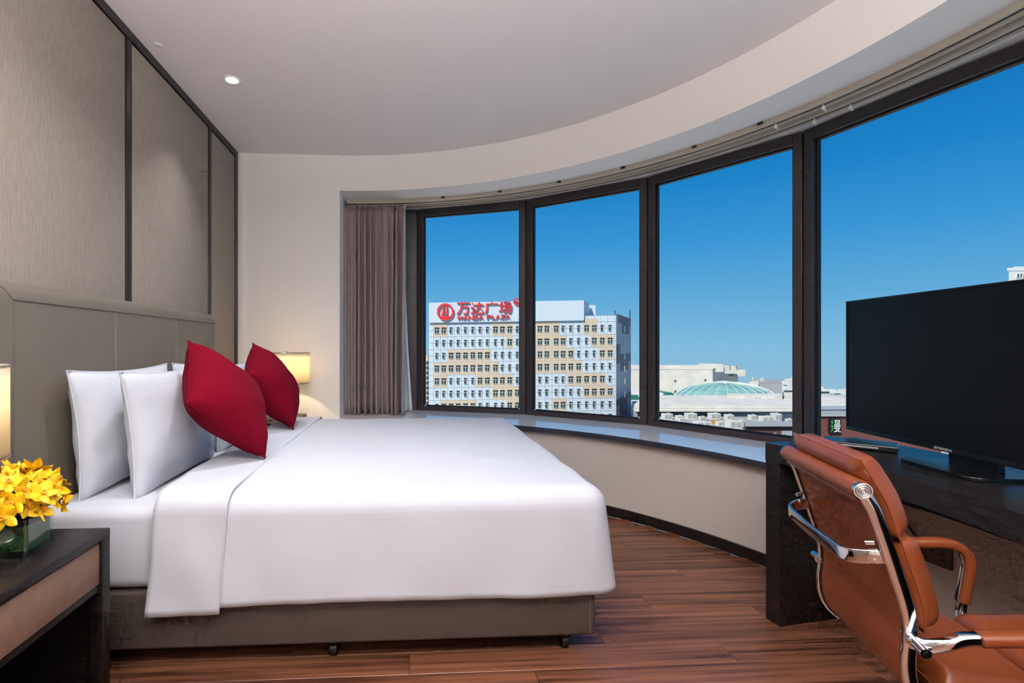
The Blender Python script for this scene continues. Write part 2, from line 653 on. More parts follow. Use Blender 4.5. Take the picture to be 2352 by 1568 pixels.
# ---- curtain tracks
tr = empty('curtain_track', (*pol(2.97, 45), 2.43))
tag(tr, 'pair of cream curtain rails fixed under the curved bulkhead', 'curtain rail')
put('rail', arc_solid(2.89, 2.925, 89.2, -40, 2.432, ZS, 80), M_track, tr)
put('rail', arc_solid(3.02, 3.055, 89.2, -40, 2.432, ZS, 80), M_track, tr)
put('slot', arc_solid(2.902, 2.913, 89.2, -40, 2.4305, 2.433, 80), M_frame2, tr)
put('slot', arc_solid(3.032, 3.043, 89.2, -40, 2.4305, 2.433, 80), M_frame2, tr)
put('inner_lip', arc_solid(2.925, 2.932, 89.2, -40, 2.424, 2.45, 80), M_track, tr)
put('inner_lip', arc_solid(3.055, 3.062, 89.2, -40, 2.424, 2.45, 80), M_track, tr)
for r, a in ((2.907, 22.5), (2.907, 17.6), (3.037, 20.0), (3.037, 16.6)):
    p = pol(r, a)
    gl = put('glider', lathe([(.005, 0), (.009, .004), (.009, .014), (.004, .018), (.004, .026)], (p[0], p[1], 2.406), 10),
             M_white, tr)
    put('hook', tube([(p[0], p[1], 2.408), (p[0] + .012, p[1], 2.398), (p[0] + .016, p[1], 2.41)], .002, 6), M_white, gl)
for a in (72, 62, 52, 42, 32, 24):
    p = pol(2.886, a)
    put('bracket', obox((p[0], p[1], 2.458), (cos(R(a)), sin(R(a))), (-sin(R(a)), cos(R(a))), (.012, .03, .012), .001),
        M_darktrim, tr)


def curtain(name, a0, a1, r, folds, amp, z0, z1, seed, flare=0.0, ncol=260, nrow=26):
    vs, fs = [], []
    rnd = random.Random(seed)
    ph = [rnd.uniform(0, 6.28) for _ in range(6)]
    for i in range(nrow + 1):
        tz = i / nrow
        z = z0 + (z1 - z0) * tz
        for j in range(ncol + 1):
            s = j / ncol
            warp = s + .010 * sin(7 * s * pi + ph[0]) + .007 * sin(13 * s * pi + ph[1])
            wob = .006 * (1 - tz) * sin(5 * tz + 9 * s + ph[2])
            a = a0 + (a1 - a0) * (s + wob) + flare * (1 - tz) ** 2 * s
            f = 2 * pi * folds * warp + .8 * (1 - tz) * sin(3 * s + ph[3])
            k = amp * (.55 + .45 * (1 - tz) ** .5) * (.75 + .35 * sin(11 * s + ph[4]))
            off = k * (sin(f) + .28 * sin(2 * f + ph[5] + 1.3 * tz))
            if tz > .95:
                off *= .75
            p = pol(r + off, a + .25 * cos(f))
            vs.append((p[0], p[1], z))
    for i in range(nrow):
        for j in range(ncol):
            b = i * (ncol + 1) + j
            fs.append((b, b + 1, b + ncol + 2, b + ncol + 1))
    return mk(vs, fs, True)


cur = tag(put('curtain', curtain('c', 89.5, 78.8, 2.91, 11, .085, SILL + .006, 2.413, 3), M_curtain),
          'gathered mauve grey curtain hanging at the left end of the window', 'curtain')
md = cur.modifiers.new('thick', 'SOLIDIFY')
md.thickness = .003
put('heading_tape', curtain('c', 89.5, 78.7, 2.909, 11, .06, 2.375, 2.418, 3, nrow=3), M_curtain, cur)
sh = tag(put('sheer_curtain', curtain('s', 88.6, 79.6, 3.12, 9, .014, SILL + .006, 2.42, 5, flare=-1.2), M_sheer),
         'sliver of white sheer curtain showing beside the mauve curtain', 'curtain')
sh.modifiers.new('thick', 'SOLIDIFY').thickness = .002

# ================================================================== LAMPS IN THE CEILING
DL = [(-1.057, 3.112, 1.5, 80, 'lit recessed downlight in the ceiling over the bed head'),
      (-.95, 1.35, 3.0, 120, 'added unseen ceiling downlight above the near bedside table'),  # this and the entries below are added out of view to light the room
      (-.35, 2.15, 6.0, 130, 'added unseen ceiling downlight above the middle of the bed'),
      (.40, 2.10, 1.6, 130, 'added unseen ceiling downlight above the foot of the bed'),
      (1.10, 1.50, 1.6, 160, 'added unseen ceiling downlight above the desk chair'),
      (.15, .35, 1.5, 140, 'added unseen ceiling downlight above the camera'),
      (-.80, -.7, 2.0, 140, 'added unseen ceiling downlight behind the camera by the panelled wall'),
      (.75, -1.0, 2.0, 140, 'added unseen ceiling downlight behind the camera by the plain wall')]
ring_me = None
for x, yv, e_, spr, lab in DL:
    d = empty('ceiling_downlight', (x, yv, ZC))
    tag(d, lab, 'ceiling light', 'recessed ceiling downlights')
    # ring
    prof = [(.034, -.001), (.040, -.006), (.046, -.007), (.050, -.004), (.050, -.0005)]
    n = 32
    vs, fs = [], []
    for r_, z_ in prof:
        for k in range(n):
            vs.append((x + r_ * cos(2 * pi * k / n), yv + r_ * sin(2 * pi * k / n), ZC + z_))
    for q in range(len(prof) - 1):
        for k in range(n):
            k2 = (k + 1) % n
            fs.append((q * n + k, q * n + k2, (q + 1) * n + k2, (q + 1) * n + k))
    put('trim_ring', mk(vs, fs, True), M_white, d)
    put('lens', lathe([(.034, -.0035), (.034, -.0005)], (x, yv, ZC), 24),
        mat('lamp_lens', (1, 1, 1), .5, emit=((1, .95, .88), 6)), d)
    ld = bpy.data.lights.new('downlight_lamp', 'AREA')
    ld.shape = 'DISK'
    ld.size = .09
    ld.energy = e_
    ld.color = (.97, .98, 1.0)
    ld.spread = R(spr)
    lo = bpy.data.objects.new('downlight_lamp', ld)
    COL.objects.link(lo)
    lo.parent = d
    lo.location = (0, 0, -.012)
tag(put('sprinkler_cap', lathe([(.017, -.004), (.021, -.002), (.021, -.0002)], (-1.327, 2.774, ZC), 20), M_ceil),
    'small round concealed sprinkler cap in the ceiling above the headboard', 'sprinkler')



def fill_uplight(loc, power, lab):  # unseen uplight added behind the camera to brighten ceiling and walls
    t = empty('added_uplight', loc)
    tag(t, lab, 'lamp', 'added fill uplights')
    put('foot', lathe([(.14, 0), (.145, .006), (.145, .02), (.03, .03), (.014, .04)], n=28), M_chrome, t, False)
    put('pole', lathe([(.013, .03), (.013, 1.72)], n=14), M_chrome, t, False)
    put('bowl', lathe([(.03, 1.70), (.08, 1.73), (.14, 1.78), (.17, 1.83), (.166, 1.83), (.135, 1.785), (.07, 1.738), (.02, 1.72)], n=32), M_white, t, False)
    ld_ = bpy.data.lights.new('fill_lamp', 'AREA')
    ld_.shape = 'DISK'
    ld_.size = .22
    ld_.energy = power
    ld_.color = (.98, .98, 1.0)
    l_ = bpy.data.objects.new('fill_lamp', ld_)
    COL.objects.link(l_)
    l_.parent = t
    l_.location = (0, 0, 1.80)
    l_.rotation_euler = (pi, 0, 0)
    return t


fill_uplight((-.20, -.40, 0), 80.0, 'added fill uplight, unseen behind the camera near the panelled wall')
fill_uplight((.50, -.65, 0), 46.0, 'added fill uplight, unseen behind the camera near the plain wall')

# ================================================================== BED
HB = -1.335                    # front of the headboard
BY0, BY1, BX1 = 1.85, 3.65, .69
bed = empty('bed', (-.32, 2.75, 0))
tag(bed, 'double bed with taupe leather headboard and low taupe base', 'bed')


def soft_box(x0, x1, y0, y1, z0, z1, r, seg=4):
    return box(x0, x1, y0, y1, z0, z1, r, seg)


put('base', soft_box(HB + .005, BX1 + .005, BY0, BY1, .085, .29, .012, 3), M_base, bed)
bs = bed.children[0]
put('seam_strip', box(.672, .676, BY0 - .002, BY0 + .004, .095, .28), M_seam, bs)
put('mattress', soft_box(HB + .004, BX1 - .01, BY0 + .004, BY1 - .004, .292, .585, .045, 5), M_sheet, bed)
# headboard, profile with a rolled top swept along y
hb_y0, hb_y1 = 1.45, 3.615


def headboard():
    prof = [(LW + .006, .02), (HB, .02), (HB, 1.315), (HB - .003, 1.345), (HB - .014, 1.368), (HB - .030, 1.380),
            (LW + .006, 1.383)]
    ys = [hb_y0, hb_y0 + .004, hb_y0 + .015, hb_y0 + .03] + [hb_y0 + .03 + (hb_y1 - hb_y0 - .06) * i / 20 for i in
                                                              range(1, 20)] + [hb_y1 - .03, hb_y1 - .015, hb_y1 - .004, hb_y1]
    vs, fs = [], []
    for yy in ys:
        dd = min(yy - hb_y0, hb_y1 - yy)
        q = max(0, 1 - dd / .03)
        cut = .03 * (1 - sqrt(max(0, 1 - q * q)))
        for (px, pz) in prof:
            f = (px - LW) / (HB - LW)
            vs.append((px - cut * f * .8, yy, pz - (cut * .9 if pz > 1 else 0)))
    k = len(prof)
    for i in range(len(ys) - 1):
        for j in range(k):
            fs.append((i * k + j, i * k + (j + 1) % k, (i + 1) * k + (j + 1) % k, (i + 1) * k + j))
    fs.append(tuple(range(k)))
    fs.append(tuple((len(ys) - 1) * k + j for j in range(k))[::-1])
    bm = bmesh.new()
    bv = [bm.verts.new(v) for v in vs]
    for f in fs:
        bm.faces.new([bv[i] for i in f])
    return finish(bm, 0, 2, True, 50)


hb = put('headboard', headboard(), M_leather, bed)
for yy in (2.392, 2.402, 2.998, 3.006):
    put('stitching', box(HB - .001, HB + .0012, yy - .0012, yy + .0012, .60, 1.318), mat('stitch_thread', (.24, .21, .17), .8), hb)
put('piping', tube([(HB + .0005, 1.795, .60), (HB + .0005, 1.795, 1.316)], .0028, 6), M_seam, hb)
put('piping', tube([(HB + .0005, 1.795, 1.318), (HB + .0005, 3.61, 1.318)], .0028, 6), M_seam, hb)
put('piping', tube([(HB + .0005, 1.795, 1.318), (HB - .006, 1.762, 1.352), (HB - .02, 1.74, 1.374)], .0024, 6), M_seam, hb)
for x, yv in ((.60, 1.93), (-.28, 1.93), (-1.15, 1.93), (.60, 3.56), (-.28, 3.56), (-1.15, 3.56)):
    cst = put('castor_leg', lathe([(.012, .034), (.028, .05), (.040, .07), (.040, .086)], (x, yv, 0), 18), M_black, bed)
    put('castor_wheel', sweep([(x - .012, yv, .027), (x + .012, yv, .027)], circ(.027, 16)), M_black, cst)


def fbm(x, yv, z, s):
    return noise.noise(Vector((x * s, yv * s, z * s)))


# duvet: a sheet falling over the near side, the foot and the far side
def cloth_over(x0, xin, yin0, yin1, top, rad, hem, flare_s, flare_f, nx, ny, foot=True, puff=.012, wr=.004, seed=0.0, hemx=None):
    vs, fs, st = [], [], []
    D = hem
    xs = [x0 + (xin - x0) * i / nx for i in range(nx + 1)]
    nd = 22
    a_list = [(xx, 0.0) for xx in xs]
    if foot:
        a_list += [(xin, D * (k + 1) / nd) for k in range(nd)]
    b_list = [(yin0, -D * (nd - k) / nd) for k in range(nd)] + [(yin0 + (yin1 - yin0) * i / ny, 0.0) for i in
                                                              range(ny + 1)] + [(yin1, D * (k + 1) / nd) for k in range(nd)]
    for (bx, da) in a_list:
        for (by, db) in b_list:
            ad = abs(db)
            m = max(da, ad)
            if da > 0 and ad > 0:
                th = (pi / 4) * (ad / da) if da >= ad else pi / 2 - (pi / 4) * (da / ad)
            elif ad > 0:
                th = pi / 2
            else:
                th = 0
            ux, uy = (cos(th), sin(th) * (1 if db > 0 else -1)) if m > 0 else (0, 0)
            if m < rad * pi / 2:
                h, v = rad * sin(m / rad), rad * (1 - cos(m / rad))
            else:
                q = m - rad * pi / 2
                fl_ = flare_s * sin(th) ** 2 + flare_f * cos(th) ** 2
                h, v = rad + fl_ * q, rad + q
            px, py = bx + ux * h, by + uy * h
            z = top - v
            # gentle puff on top
            ex = min(1, max(0, (xin - bx) / .35)) * min(1, max(0, (by - yin0) / .35)) * min(1, max(0, (yin1 - by) / .35))
            if m == 0:
                z += puff * ex
            drape = min(1, max(0, (m - rad) / .3))
            wob = wr * fbm(px * 2 + seed, py * 2, z * 1.2, 2.2) + wr * .5 * fbm(px * 5, py * 5 + seed, z * 2, 2.0)
            px += ux * wob * (1 + 2.2 * drape)
            py += uy * wob * (1 + 2.2 * drape)
            z += wob * (1 - drape) + drape * .012 * fbm(px * 1.3 + seed, py * 1.3, 0, 1.5)
            if hemx and m > 0:
                px += hemx * (m / D) ** 1.3 * (1 if db < 0 else 0)
            vs.append((px, py, z))
            st.append(by + db + 3)
    nb = len(b_list)
    for i in range(len(a_list) - 1):
        for j in range(nb - 1):
            b = i * nb + j
            fs.append((b, b + nb, b + nb + 1, b + 1))
    me = mk(vs, fs, True)
    at = me.attributes.new('stripe', 'FLOAT', 'POINT')
    at.data.foreach_set('value', st)
    return me


dv = tag(put('duvet', cloth_over(-.66, .665, 1.885, 3.655, .640, .075, .427, .02, .12, 60, 60, seed=2.3), M_stripe),
         'white duvet with fine satin stripes spread over the bed', 'duvet')
md = dv.modifiers.new('thick', 'SOLIDIFY')
md.thickness = .022
md.offset = -1
fold = put('turned_down_fold', cloth_over(-.872, -.625, 1.868, 3.668, .655, .072, .470, .02, .0, 14, 60, foot=False, puff=.010,
                                      wr=.007, seed=9.1, hemx=-.03), M_stripe, dv)
md = fold.modifiers.new('thick', 'SOLIDIFY')
md.thickness = .011
md.offset = -1


# ---- pillows and cushions
def pillow_mesh(w, h, t, seed, flange=0.0, pinch=.07, n=30, plump=.5, p=2.6):
    vs, fs = [], []

    def pt(i, j, sgn):
        s, q = -1 + 2 * i / n, -1 + 2 * j / n
        # sides draw in between the corners
        sx = s * (1 - pinch * (1 - q * q) * abs(s) ** 2)
        sy = q * (1 - pinch * (1 - s * s) * abs(q) ** 2)
        e = max(0, (1 - abs(s) ** p)) ** plump * max(0, (1 - abs(q) ** p)) ** plump
        z = sgn * t / 2 * e
        nn = .010 * fbm(s * 1.5 + seed, q * 1.5, sgn, 1.6) * (e ** .5) + .006 * fbm(s * 4 + seed, q * 4, sgn, 1.5) * (1 - e) * (0 if e == 0 else 1)
        return (sx * w / 2, sy * h / 2, z + nn * sgn)
    idx = {}
    for sgn in (1, -1):
        for i in range(n + 1):
            for j in range(n + 1):
                edge = i in (0, n) or j in (0, n)
                key = (i, j, 0 if edge else sgn)
                if key not in idx:
                    idx[key] = len(vs)
                    vs.append(pt(i, j, sgn))

    def g(i, j, sgn):
        return idx[(i, j, 0 if (i in (0, n) or j in (0, n)) else sgn)]
    for sgn in (1, -1):
        for i in range(n):
            for j in range(n):
                f = (g(i, j, sgn), g(i + 1, j, sgn), g(i + 1, j + 1, sgn), g(i, j + 1, sgn))
                fs.append(f if sgn > 0 else f[::-1])
    me = mk(vs, fs, True)
    rim = [Vector(vs[g(i, 0, 1)]) for i in range(n)] + [Vector(vs[g(n, j, 1)]) for j in range(n)] + \
          [Vector(vs[g(i, n, 1)]) for i in range(n, 0, -1)] + [Vector(vs[g(0, j, 1)]) for j in range(n, 0, -1)]
    return me, rim


def orient(o, c, wdir, hdir):
    w_, h_ = Vector(wdir).normalized(), Vector(hdir)
    h_ = (h_ - w_ * h_.dot(w_)).normalized()
    n_ = w_.cross(h_)
    o.matrix_world = Matrix(((w_.x, h_.x, n_.x, c[0]), (w_.y, h_.y, n_.y, c[1]), (w_.z, h_.z, n_.z, c[2]), (0, 0, 0, 1)))


PIL = [(-1.242, 2.345, .820, .045, 'white pillow upright against the headboard, nearest the camera', 1),
       (-1.056, 2.360, .815, .055, 'white pillow leaning in front, behind the near red cushion', 2),
       (-1.242, 3.185, .820, .045, 'white pillow against the headboard on the window side', 3),
       (-1.058, 3.200, .815, .055, 'white pillow leaning in front on the window side, behind the far red cushion', 4)]
for x, yv, z, lean, lab, sd in PIL:
    me, rim = pillow_mesh(.78, .50, .175, sd * 3.7, pinch=.08, p=2.2)
    o = tag(put('pillow', me, M_pstripe), lab, 'pillow', 'white pillows on the bed')
    orient(o, (x, yv, z), (0, 1, 0.0), (-lean * 2, 0, 1))
    sp = put('seam', sweep(rim, circ(.0035, 6), closed=True), M_sheet, o, inv=False)

CUS = [((-.815, 2.325, .925), (-.345, .06, .50), (.10, 1, -.02), 'crimson chenille cushion standing on its corner, nearest the camera', 1),
       ((-.845, 3.215, .92), (-.29, .20, .50), (.16, 1, -.20), 'crimson chenille cushion standing on its corner beside the lit lamp', 2)]
for c, up, wd, lab, sd in CUS:
    me, rim = pillow_mesh(.45, .45, .245, sd * 5.1, pinch=.05, plump=.52, p=2.3)
    o = tag(put('cushion', me, M_red), lab, 'cushion', 'crimson cushions on the bed')
    u_ = Vector(up).normalized()
    w_ = Vector(wd)
    w_ = (w_ - u_ * w_.dot(u_)).normalized()
    orient(o, c, (w_ + u_) / sqrt(2), (u_ - w_) / sqrt(2))
    put('piping', sweep(rim, circ(.004, 6), closed=True), M_red, o, inv=False)

# ================================================================== BEDSIDE TABLES AND LAMPS


def bedside_table():
    t = empty('bedside_table', (0, 0, 0))
    # local frame: x from the wall outwards 0..0.42, y width .60 centred, z up
    D_, W_ = .405, .62
    put('top', box(-.005, D_, -W_ / 2, W_ / 2, .574, .60, .003), M_wenge, t, False)
    put('back_panel', box(0, .018, -W_ / 2 + .03, W_ / 2 - .03, .02, .574), M_wenge, t, False)
    for sy in (-1, 1):
        put('side_panel', box(.019, D_ - .042, sy * (W_ / 2 - .008) - .008, sy * (W_ / 2 - .008) + .008, .02, .5735), M_wenge, t, False)
        for x0 in (0.02, D_ - .041):
            put('leg', box(x0, x0 + .04, sy * (W_ / 2 - .020) - .0195, sy * (W_ / 2 - .020) + .0195, 0, .5738, .002), M_wenge, t, False)
    put('drawer', box(.05, D_ - .008, -W_ / 2 + .042, W_ / 2 - .042, .445, .568, .002), M_tan, t, False)
    put('bottom_board', box(.03, D_ - .01, -W_ / 2 + .042, W_ / 2 - .042, .425, .443), M_wenge, t, False)
    put('lower_shelf', box(.02, D_ - .03, -W_ / 2 + .03, W_ / 2 - .03, .03, .05), M_wenge, t, False)
    return t


def table_lamp(power):
    t = empty('table_lamp', (0, 0, 0))
    put('foot', lathe([(.075, 0), (.078, .004), (.078, .014), (.072, .018), (.014, .022)], n=28), M_chrome, t, False)
    put('stem', lathe([(.011, .020), (.011, .31), (.016, .314), (.016, .335)], n=16), M_chrome, t, False)
    n = 48
    r0, r1, z0, z1 = .172, .172, .272, .512
    vs, fs = [], []
    for (r_, z_) in ((r0, z0), (r1, z1), (r1 - .004, z1), (r0 - .004, z0)):
        for k in range(n):
            vs.append((r_ * cos(2 * pi * k / n), r_ * sin(2 * pi * k / n), z_))
    for q in range(4):
        for k in range(n):
            k2 = (k + 1) % n
            q2 = (q + 1) % 4
            fs.append((q * n + k, q * n + k2, q2 * n + k2, q2 * n + k))
    shd = put('lamp_shade', mk(vs, fs, True), M_shade_lit, t, False)
    for zz in (z0 + .003, z1 - .003):
        put('shade_ring', sweep([(r0 * cos(2 * pi * k / n), r0 * sin(2 * pi * k / n), zz) for k in range(n)], circ(.0028, 6), closed=True),
            M_steel, shd, False)
    put('added_glow_cap', lathe([(r0 - .006, z1 - .030), (r0 - .006, z1 - .026)], n=36), M_shade_lit, t, False)  # added disc, holds the bulb's upward glow off the wall
    for k in range(3):
        a = 2 * pi * k / 3
        put('spider_arm', tube([(0, 0, z1 - .012), (.164 * cos(a), .164 * sin(a), z1 - .008)], .002, 6), M_steel, t, False)
    put('finial', lathe([(.004, z1 - .014), (.009, z1 - .006), (.006, z1 + .004), (.002, z1 + .008)], n=12), M_steel, t, False)
    put('bulb', lathe([(.012, .33), (.014, .345), (.028, .37), (.030, .39), (.020, .413), (.004, .421)], n=18),
        mat('bulb_glow', (1, .9, .7), .5, emit=((1, .72, .36), 5.0)), t, False)
    ld = bpy.data.lights.new('lamp_bulb_light', 'POINT')
    ld.energy = power
    ld.color = (1, .78, .50)
    ld.shadow_soft_size = .018
    lo = bpy.data.objects.new('lamp_bulb_light', ld)
    COL.objects.link(lo)
    lo.parent = t
    lo.location = (0, 0, .45)
    return t


bt = bedside_table()
bt.location = (-1.325, 1.315, 0)
tag(bt, 'dark wood bedside table with tan drawer carrying the yellow flowers', 'bedside table', 'bedside tables')
bt2 = copy_tree(bt)
bt2.location = (-1.255, 4.02, 0)
bt2.scale = (1, .86, 1)
tag(bt2, 'dark wood bedside table in the far corner under the lit lamp', 'bedside table', 'bedside tables')
lp = table_lamp(5.5)
lp.location = (-.945, 4.02, .60)
tag(lp, 'glowing drum shade table lamp in the far corner beyond the bed', 'lamp', 'bedside lamps')
lp2 = copy_tree(lp)
lp2.location = (-1.188, 1.30, .60)
tag(lp2, 'white drum shade table lamp cut by the left edge', 'lamp', 'bedside lamps')
for ch in lp2.children:
    if ch.type == 'LIGHT':
        ch.data = ch.data.copy()
        ch.data.energy = 1.2
        ch.data.color = (1, .9, .75)

# ---- vase with orchids
VX0, VX1, VY0, VY1, VZ = -1.125, -1.006, 1.400, 1.512, .6005
VH = .098
vase = empty('flower_vase', ((VX0 + VX1) / 2, (VY0 + VY1) / 2, VZ))
tag(vase, 'square glass vase lined with a green leaf on the near bedside table', 'vase')


def rounded_loop(x0, x1, y0, y1, r, n=5):
    return [((x0 + x1) / 2 + a, (y0 + y1) / 2 + b) for a, b in rrect(x1 - x0, y1 - y0, r, n)]


def vessel(x0, x1, y0, y1, z0, z1, t, bot, r):
    o, i = rounded_loop(x0, x1, y0, y1, r), rounded_loop(x0 + t, x1 - t, y0 + t, y1 - t, max(.002, r - t))
    n = len(o)
    vs = [(*p, z0) for p in o] + [(*p, z1) for p in o] + [(*p, z1) for p in i] + [(*p, z0 + bot) for p in i]
    fs = []
    for q in range(3):
        for k in range(n):
            fs.append((q * n + k, q * n + (k + 1) % n, (q + 1) * n + (k + 1) % n, (q + 1) * n + k))
    fs.append(tuple(range(n))[::-1])
    fs.append(tuple(3 * n + k for k in range(n)))
    bm = bmesh.new()
    bv = [bm.verts.new(v) for v in vs]
    for f in fs:
        bm.faces.new([bv[i_] for i_ in f])
    return finish(bm, 0, 2, True, 40)


put('glass_body', vessel(VX0, VX1, VY0, VY1, VZ, VZ + VH, .005, .012, .012), M_glass_v, vase)
put('leaf_lining', vessel(VX0 + .008, VX1 - .008, VY0 + .008, VY1 - .008, VZ + .0145, VZ + VH - .018, .002, .002, .010), M_leaf, vase)

BCX, BCY, BCZ = (VX0 + VX1) / 2 - .012, (VY0 + VY1) / 2 + .004, .738
bq = empty('orchid_bouquet', (BCX, BCY, VZ + .03))
tag(bq, 'round bunch of bright yellow orchids in the glass vase', 'flowers')


def petal_mesh(l, w, curl):
    vs, fs = [], []
    nu, nv = 6, 4
    for i in range(nu + 1):
        t = i / nu
        ww = w * (sin(pi * min(1, t * .92 + .06)) ** .75)
        for j in range(nv + 1):
            q = -1 + 2 * j / nv
            vs.append((l * t, q * ww / 2, curl * l * t * t - .12 * w * q * q + .02 * l * sin(6 * t) * q))
    for i in range(nu):
        for j in range(nv):
            b = i * (nv + 1) + j
            fs.append((b, b + 1, b + nv + 2, b + nv + 1))
    return mk(vs, fs, True)


pet_a = petal_mesh(.036, .031, .30)
pet_b = petal_mesh(.036, .022, .20)
for m_ in (pet_a, pet_b):
    m_.materials.append(M_petal)
lip_me = lathe([(.001, -.004), (.0035, 0), (.0055, .005), (.0065, .010), (.004, .0115), (.001, .008)], n=10)
lip_me.materials.append(M_lip)
stem_me = M_leaf
pts = []
NF = 52
for k in range(NF):
    zz = 1 - (k + .5) / NF * 1.35
    rr = sqrt(max(0, 1 - zz * zz))
    a = k * 2.399963
    pts.append(Vector((rr * cos(a), rr * sin(a), zz)))
for k, d_ in enumerate(pts):
    rad_ = random.uniform(.080, .116)
    p = Vector((BCX + d_.x * rad_ * 1.02, BCY + d_.y * rad_, BCZ + d_.z * rad_ * .82))
    nrm = (d_ + Vector((random.uniform(-.45, .45), random.uniform(-.45, .45), random.uniform(-.1, .5)))).normalized()
    q = nrm.to_track_quat('Z', 'Y')
    fo = put('flower', lip_me, None, bq, False)
    fo.location = p - Vector(bq.location)
    fo.rotation_mode = 'QUATERNION'
    fo.rotation_quaternion = q
    sc_ = random.uniform(.95, 1.2)
    fo.scale = (sc_, sc_, sc_)
    tw = random.uniform(0, 6.28)
    for i in range(5):
        po = put('petal', pet_a if i in (1, 4) else pet_b, None, fo, False)
        po.rotation_euler = (random.uniform(-.25, .25), random.uniform(-.45, .12), tw + i * 2 * pi / 5)
for k in range(9):
    a = k * 2.4
    base = Vector((BCX + .022 + .018 * cos(a), BCY + .018 * sin(a), VZ + .02))
    tip = Vector((BCX + .07 * cos(a), BCY + .07 * sin(a), BCZ + .02))
    put('stem', tube([base, (base + tip) / 2 + Vector((0, 0, .02)), tip], .0028, 6, 4), M_leaf, bq)
for a_, l_ in ((.2, .09), (1.9, .085), (3.6, .09), (5.2, .088)):
    lf = petal_mesh(l_, .022, -.25)
    o = put('leaf', lf, M_leaf, bq, False)
    o.location = (0, 0, .115)
    o.rotation_euler = (0, -.35, a_)

# ================================================================== DESK (follows the curve of the bay)
desk = empty('desk', (*pol(2.40, -14), 0))
tag(desk, 'long curved dark oak desk below the window', 'desk')
put('desk_top', arc_solid(2.15, 2.645, 11.0, -41, .675, .75, 72, bevel=.002), M_desk, desk)
put('leg', arc_solid(2.152, 2.60, 10.98, 9.18, 0, .6745, 4, bevel=.002), M_desk, desk)
put('leg', arc_solid(2.152, 2.60, -39.1, -40.9, 0, .6745, 4, bevel=.002), M_desk, desk)
put('under_shadow_rail', arc_solid(2.30, 2.34, 9.15, -39.05, .615, .6745, 60), M_black, desk)  # black rail put in for the shadow strip under the top
put('drawer_runner', arc_solid(2.17, 2.31, 1.2, .9, .655, .6745, 3), M_grey, desk)

# socket plate and cable on the low wall under the desk
pl = empty('socket_plate', (*pol(2.645, 4.2), .35))
tag(pl, 'bronze socket plate on the low wall under the desk', 'socket')
put('plate', arc_solid(2.640, 2.6495, 5.6, 2.85, .312, .390, 6, bevel=.001), M_plate, pl)
for a in (5.0, 4.2, 3.5):
    for dz in (-.012, .012):
        p = pol(2.640, a)
        put('socket_hole', obox((p[0], p[1], .352 + dz), (cos(R(a)), sin(R(a))), (-sin(R(a)), cos(R(a))), (.003, .010, .004)), M_black, pl)
pa, pb = pol(2.625, 6.3), pol(2.63, 4.9)
tag(put('power_cable', tube([(*pol(2.48, 8.0), .670), (*pol(2.57, 7.6), .60), (*pol(2.60, 6.9), .50), (*pa, .45), (*pb, .375)], .004, 8), M_black),
    'black power cable hanging under the desk to the socket', 'cable')

# ================================================================== TELEVISION
TC = Vector((1.834, 1.647, 0))
tw_ = Vector((sin(R(9.4)), cos(R(9.4)), 0))
tn_ = Vector((-cos(R(9.4)), sin(R(9.4)), 0))
tv = empty('television', (TC.x, TC.y, .75))
tag(tv, 'large flat black television standing on the desk', 'television')
TZ0, TZ1, TWD = .797, 1.357, .965
zc = (TZ0 + TZ1) / 2
put('housing', obox(TC - tn_ * .026 + Vector((0, 0, zc)), tw_, tn_, (TWD, .030, TZ1 - TZ0), .004), M_black, tv)
hs = tv.children[0]
put('rear_bulge', obox(TC - tn_ * .058 + Vector((0, 0, zc - .05)), tw_, tn_, (TWD * .7, .034, .36), .008), M_black, hs)
put('screen', obox(TC - tn_ * .0105 + Vector((0, 0, zc + .006)), tw_, tn_, (TWD - .014, .002, TZ1 - TZ0 - .026)), M_screen, tv)
for s in (-1, 1):
    put('bezel', obox(TC - tn_ * .009 + tw_ * s * (TWD / 2 - .003) + Vector((0, 0, zc)), tw_, tn_, (.006, .006, TZ1 - TZ0), .001), M_black, tv)
put('bezel', obox(TC - tn_ * .009 + Vector((0, 0, TZ1 - .003)), tw_, tn_, (TWD - .012, .006, .006), .001), M_black, tv)
put('bezel', obox(TC - tn_ * .009 + Vector((0, 0, TZ0 + .009)), tw_, tn_, (TWD - .012, .007, .018), .001), M_black, tv)
lg = text_mesh('SKYWORTH', .0125, .0003)
b0 = bounds(lg)
Mx = Matrix(((-tw_.x, 0, tn_.x, 0), (-tw_.y, 0, tn_.y, 0), (0, 1, 0, 0), (0, 0, 0, 1)))
lg.transform(Matrix.Translation((-(b0[0] + b0[1]) / 2, -(b0[2] + b0[3]) / 2, 0)))
lg.transform(Mx)
lg.transform(Matrix.Translation(TC - tn_ * .0050 + Vector((0, 0, TZ0 + .0085))))
put('logo', lg, mat('logo_silver', (.6, .6, .62), .4), tv)
sb = TC - tw_ * .085
put('stand_neck', obox(sb - tn_ * .035 + Vector((0, 0, .785)), tw_, tn_, (.17, .025, .048), .003), M_black, tv)
base_poly = []
for a, b in rrect(.30, .21, .05, 5):
    q = sb + tw_ * a + tn_ * (b + .0)
    base_poly.append((q.x, q.y))
put('stand_base', prism(base_poly[::1], .7505, .763, .003), M_black, tv)

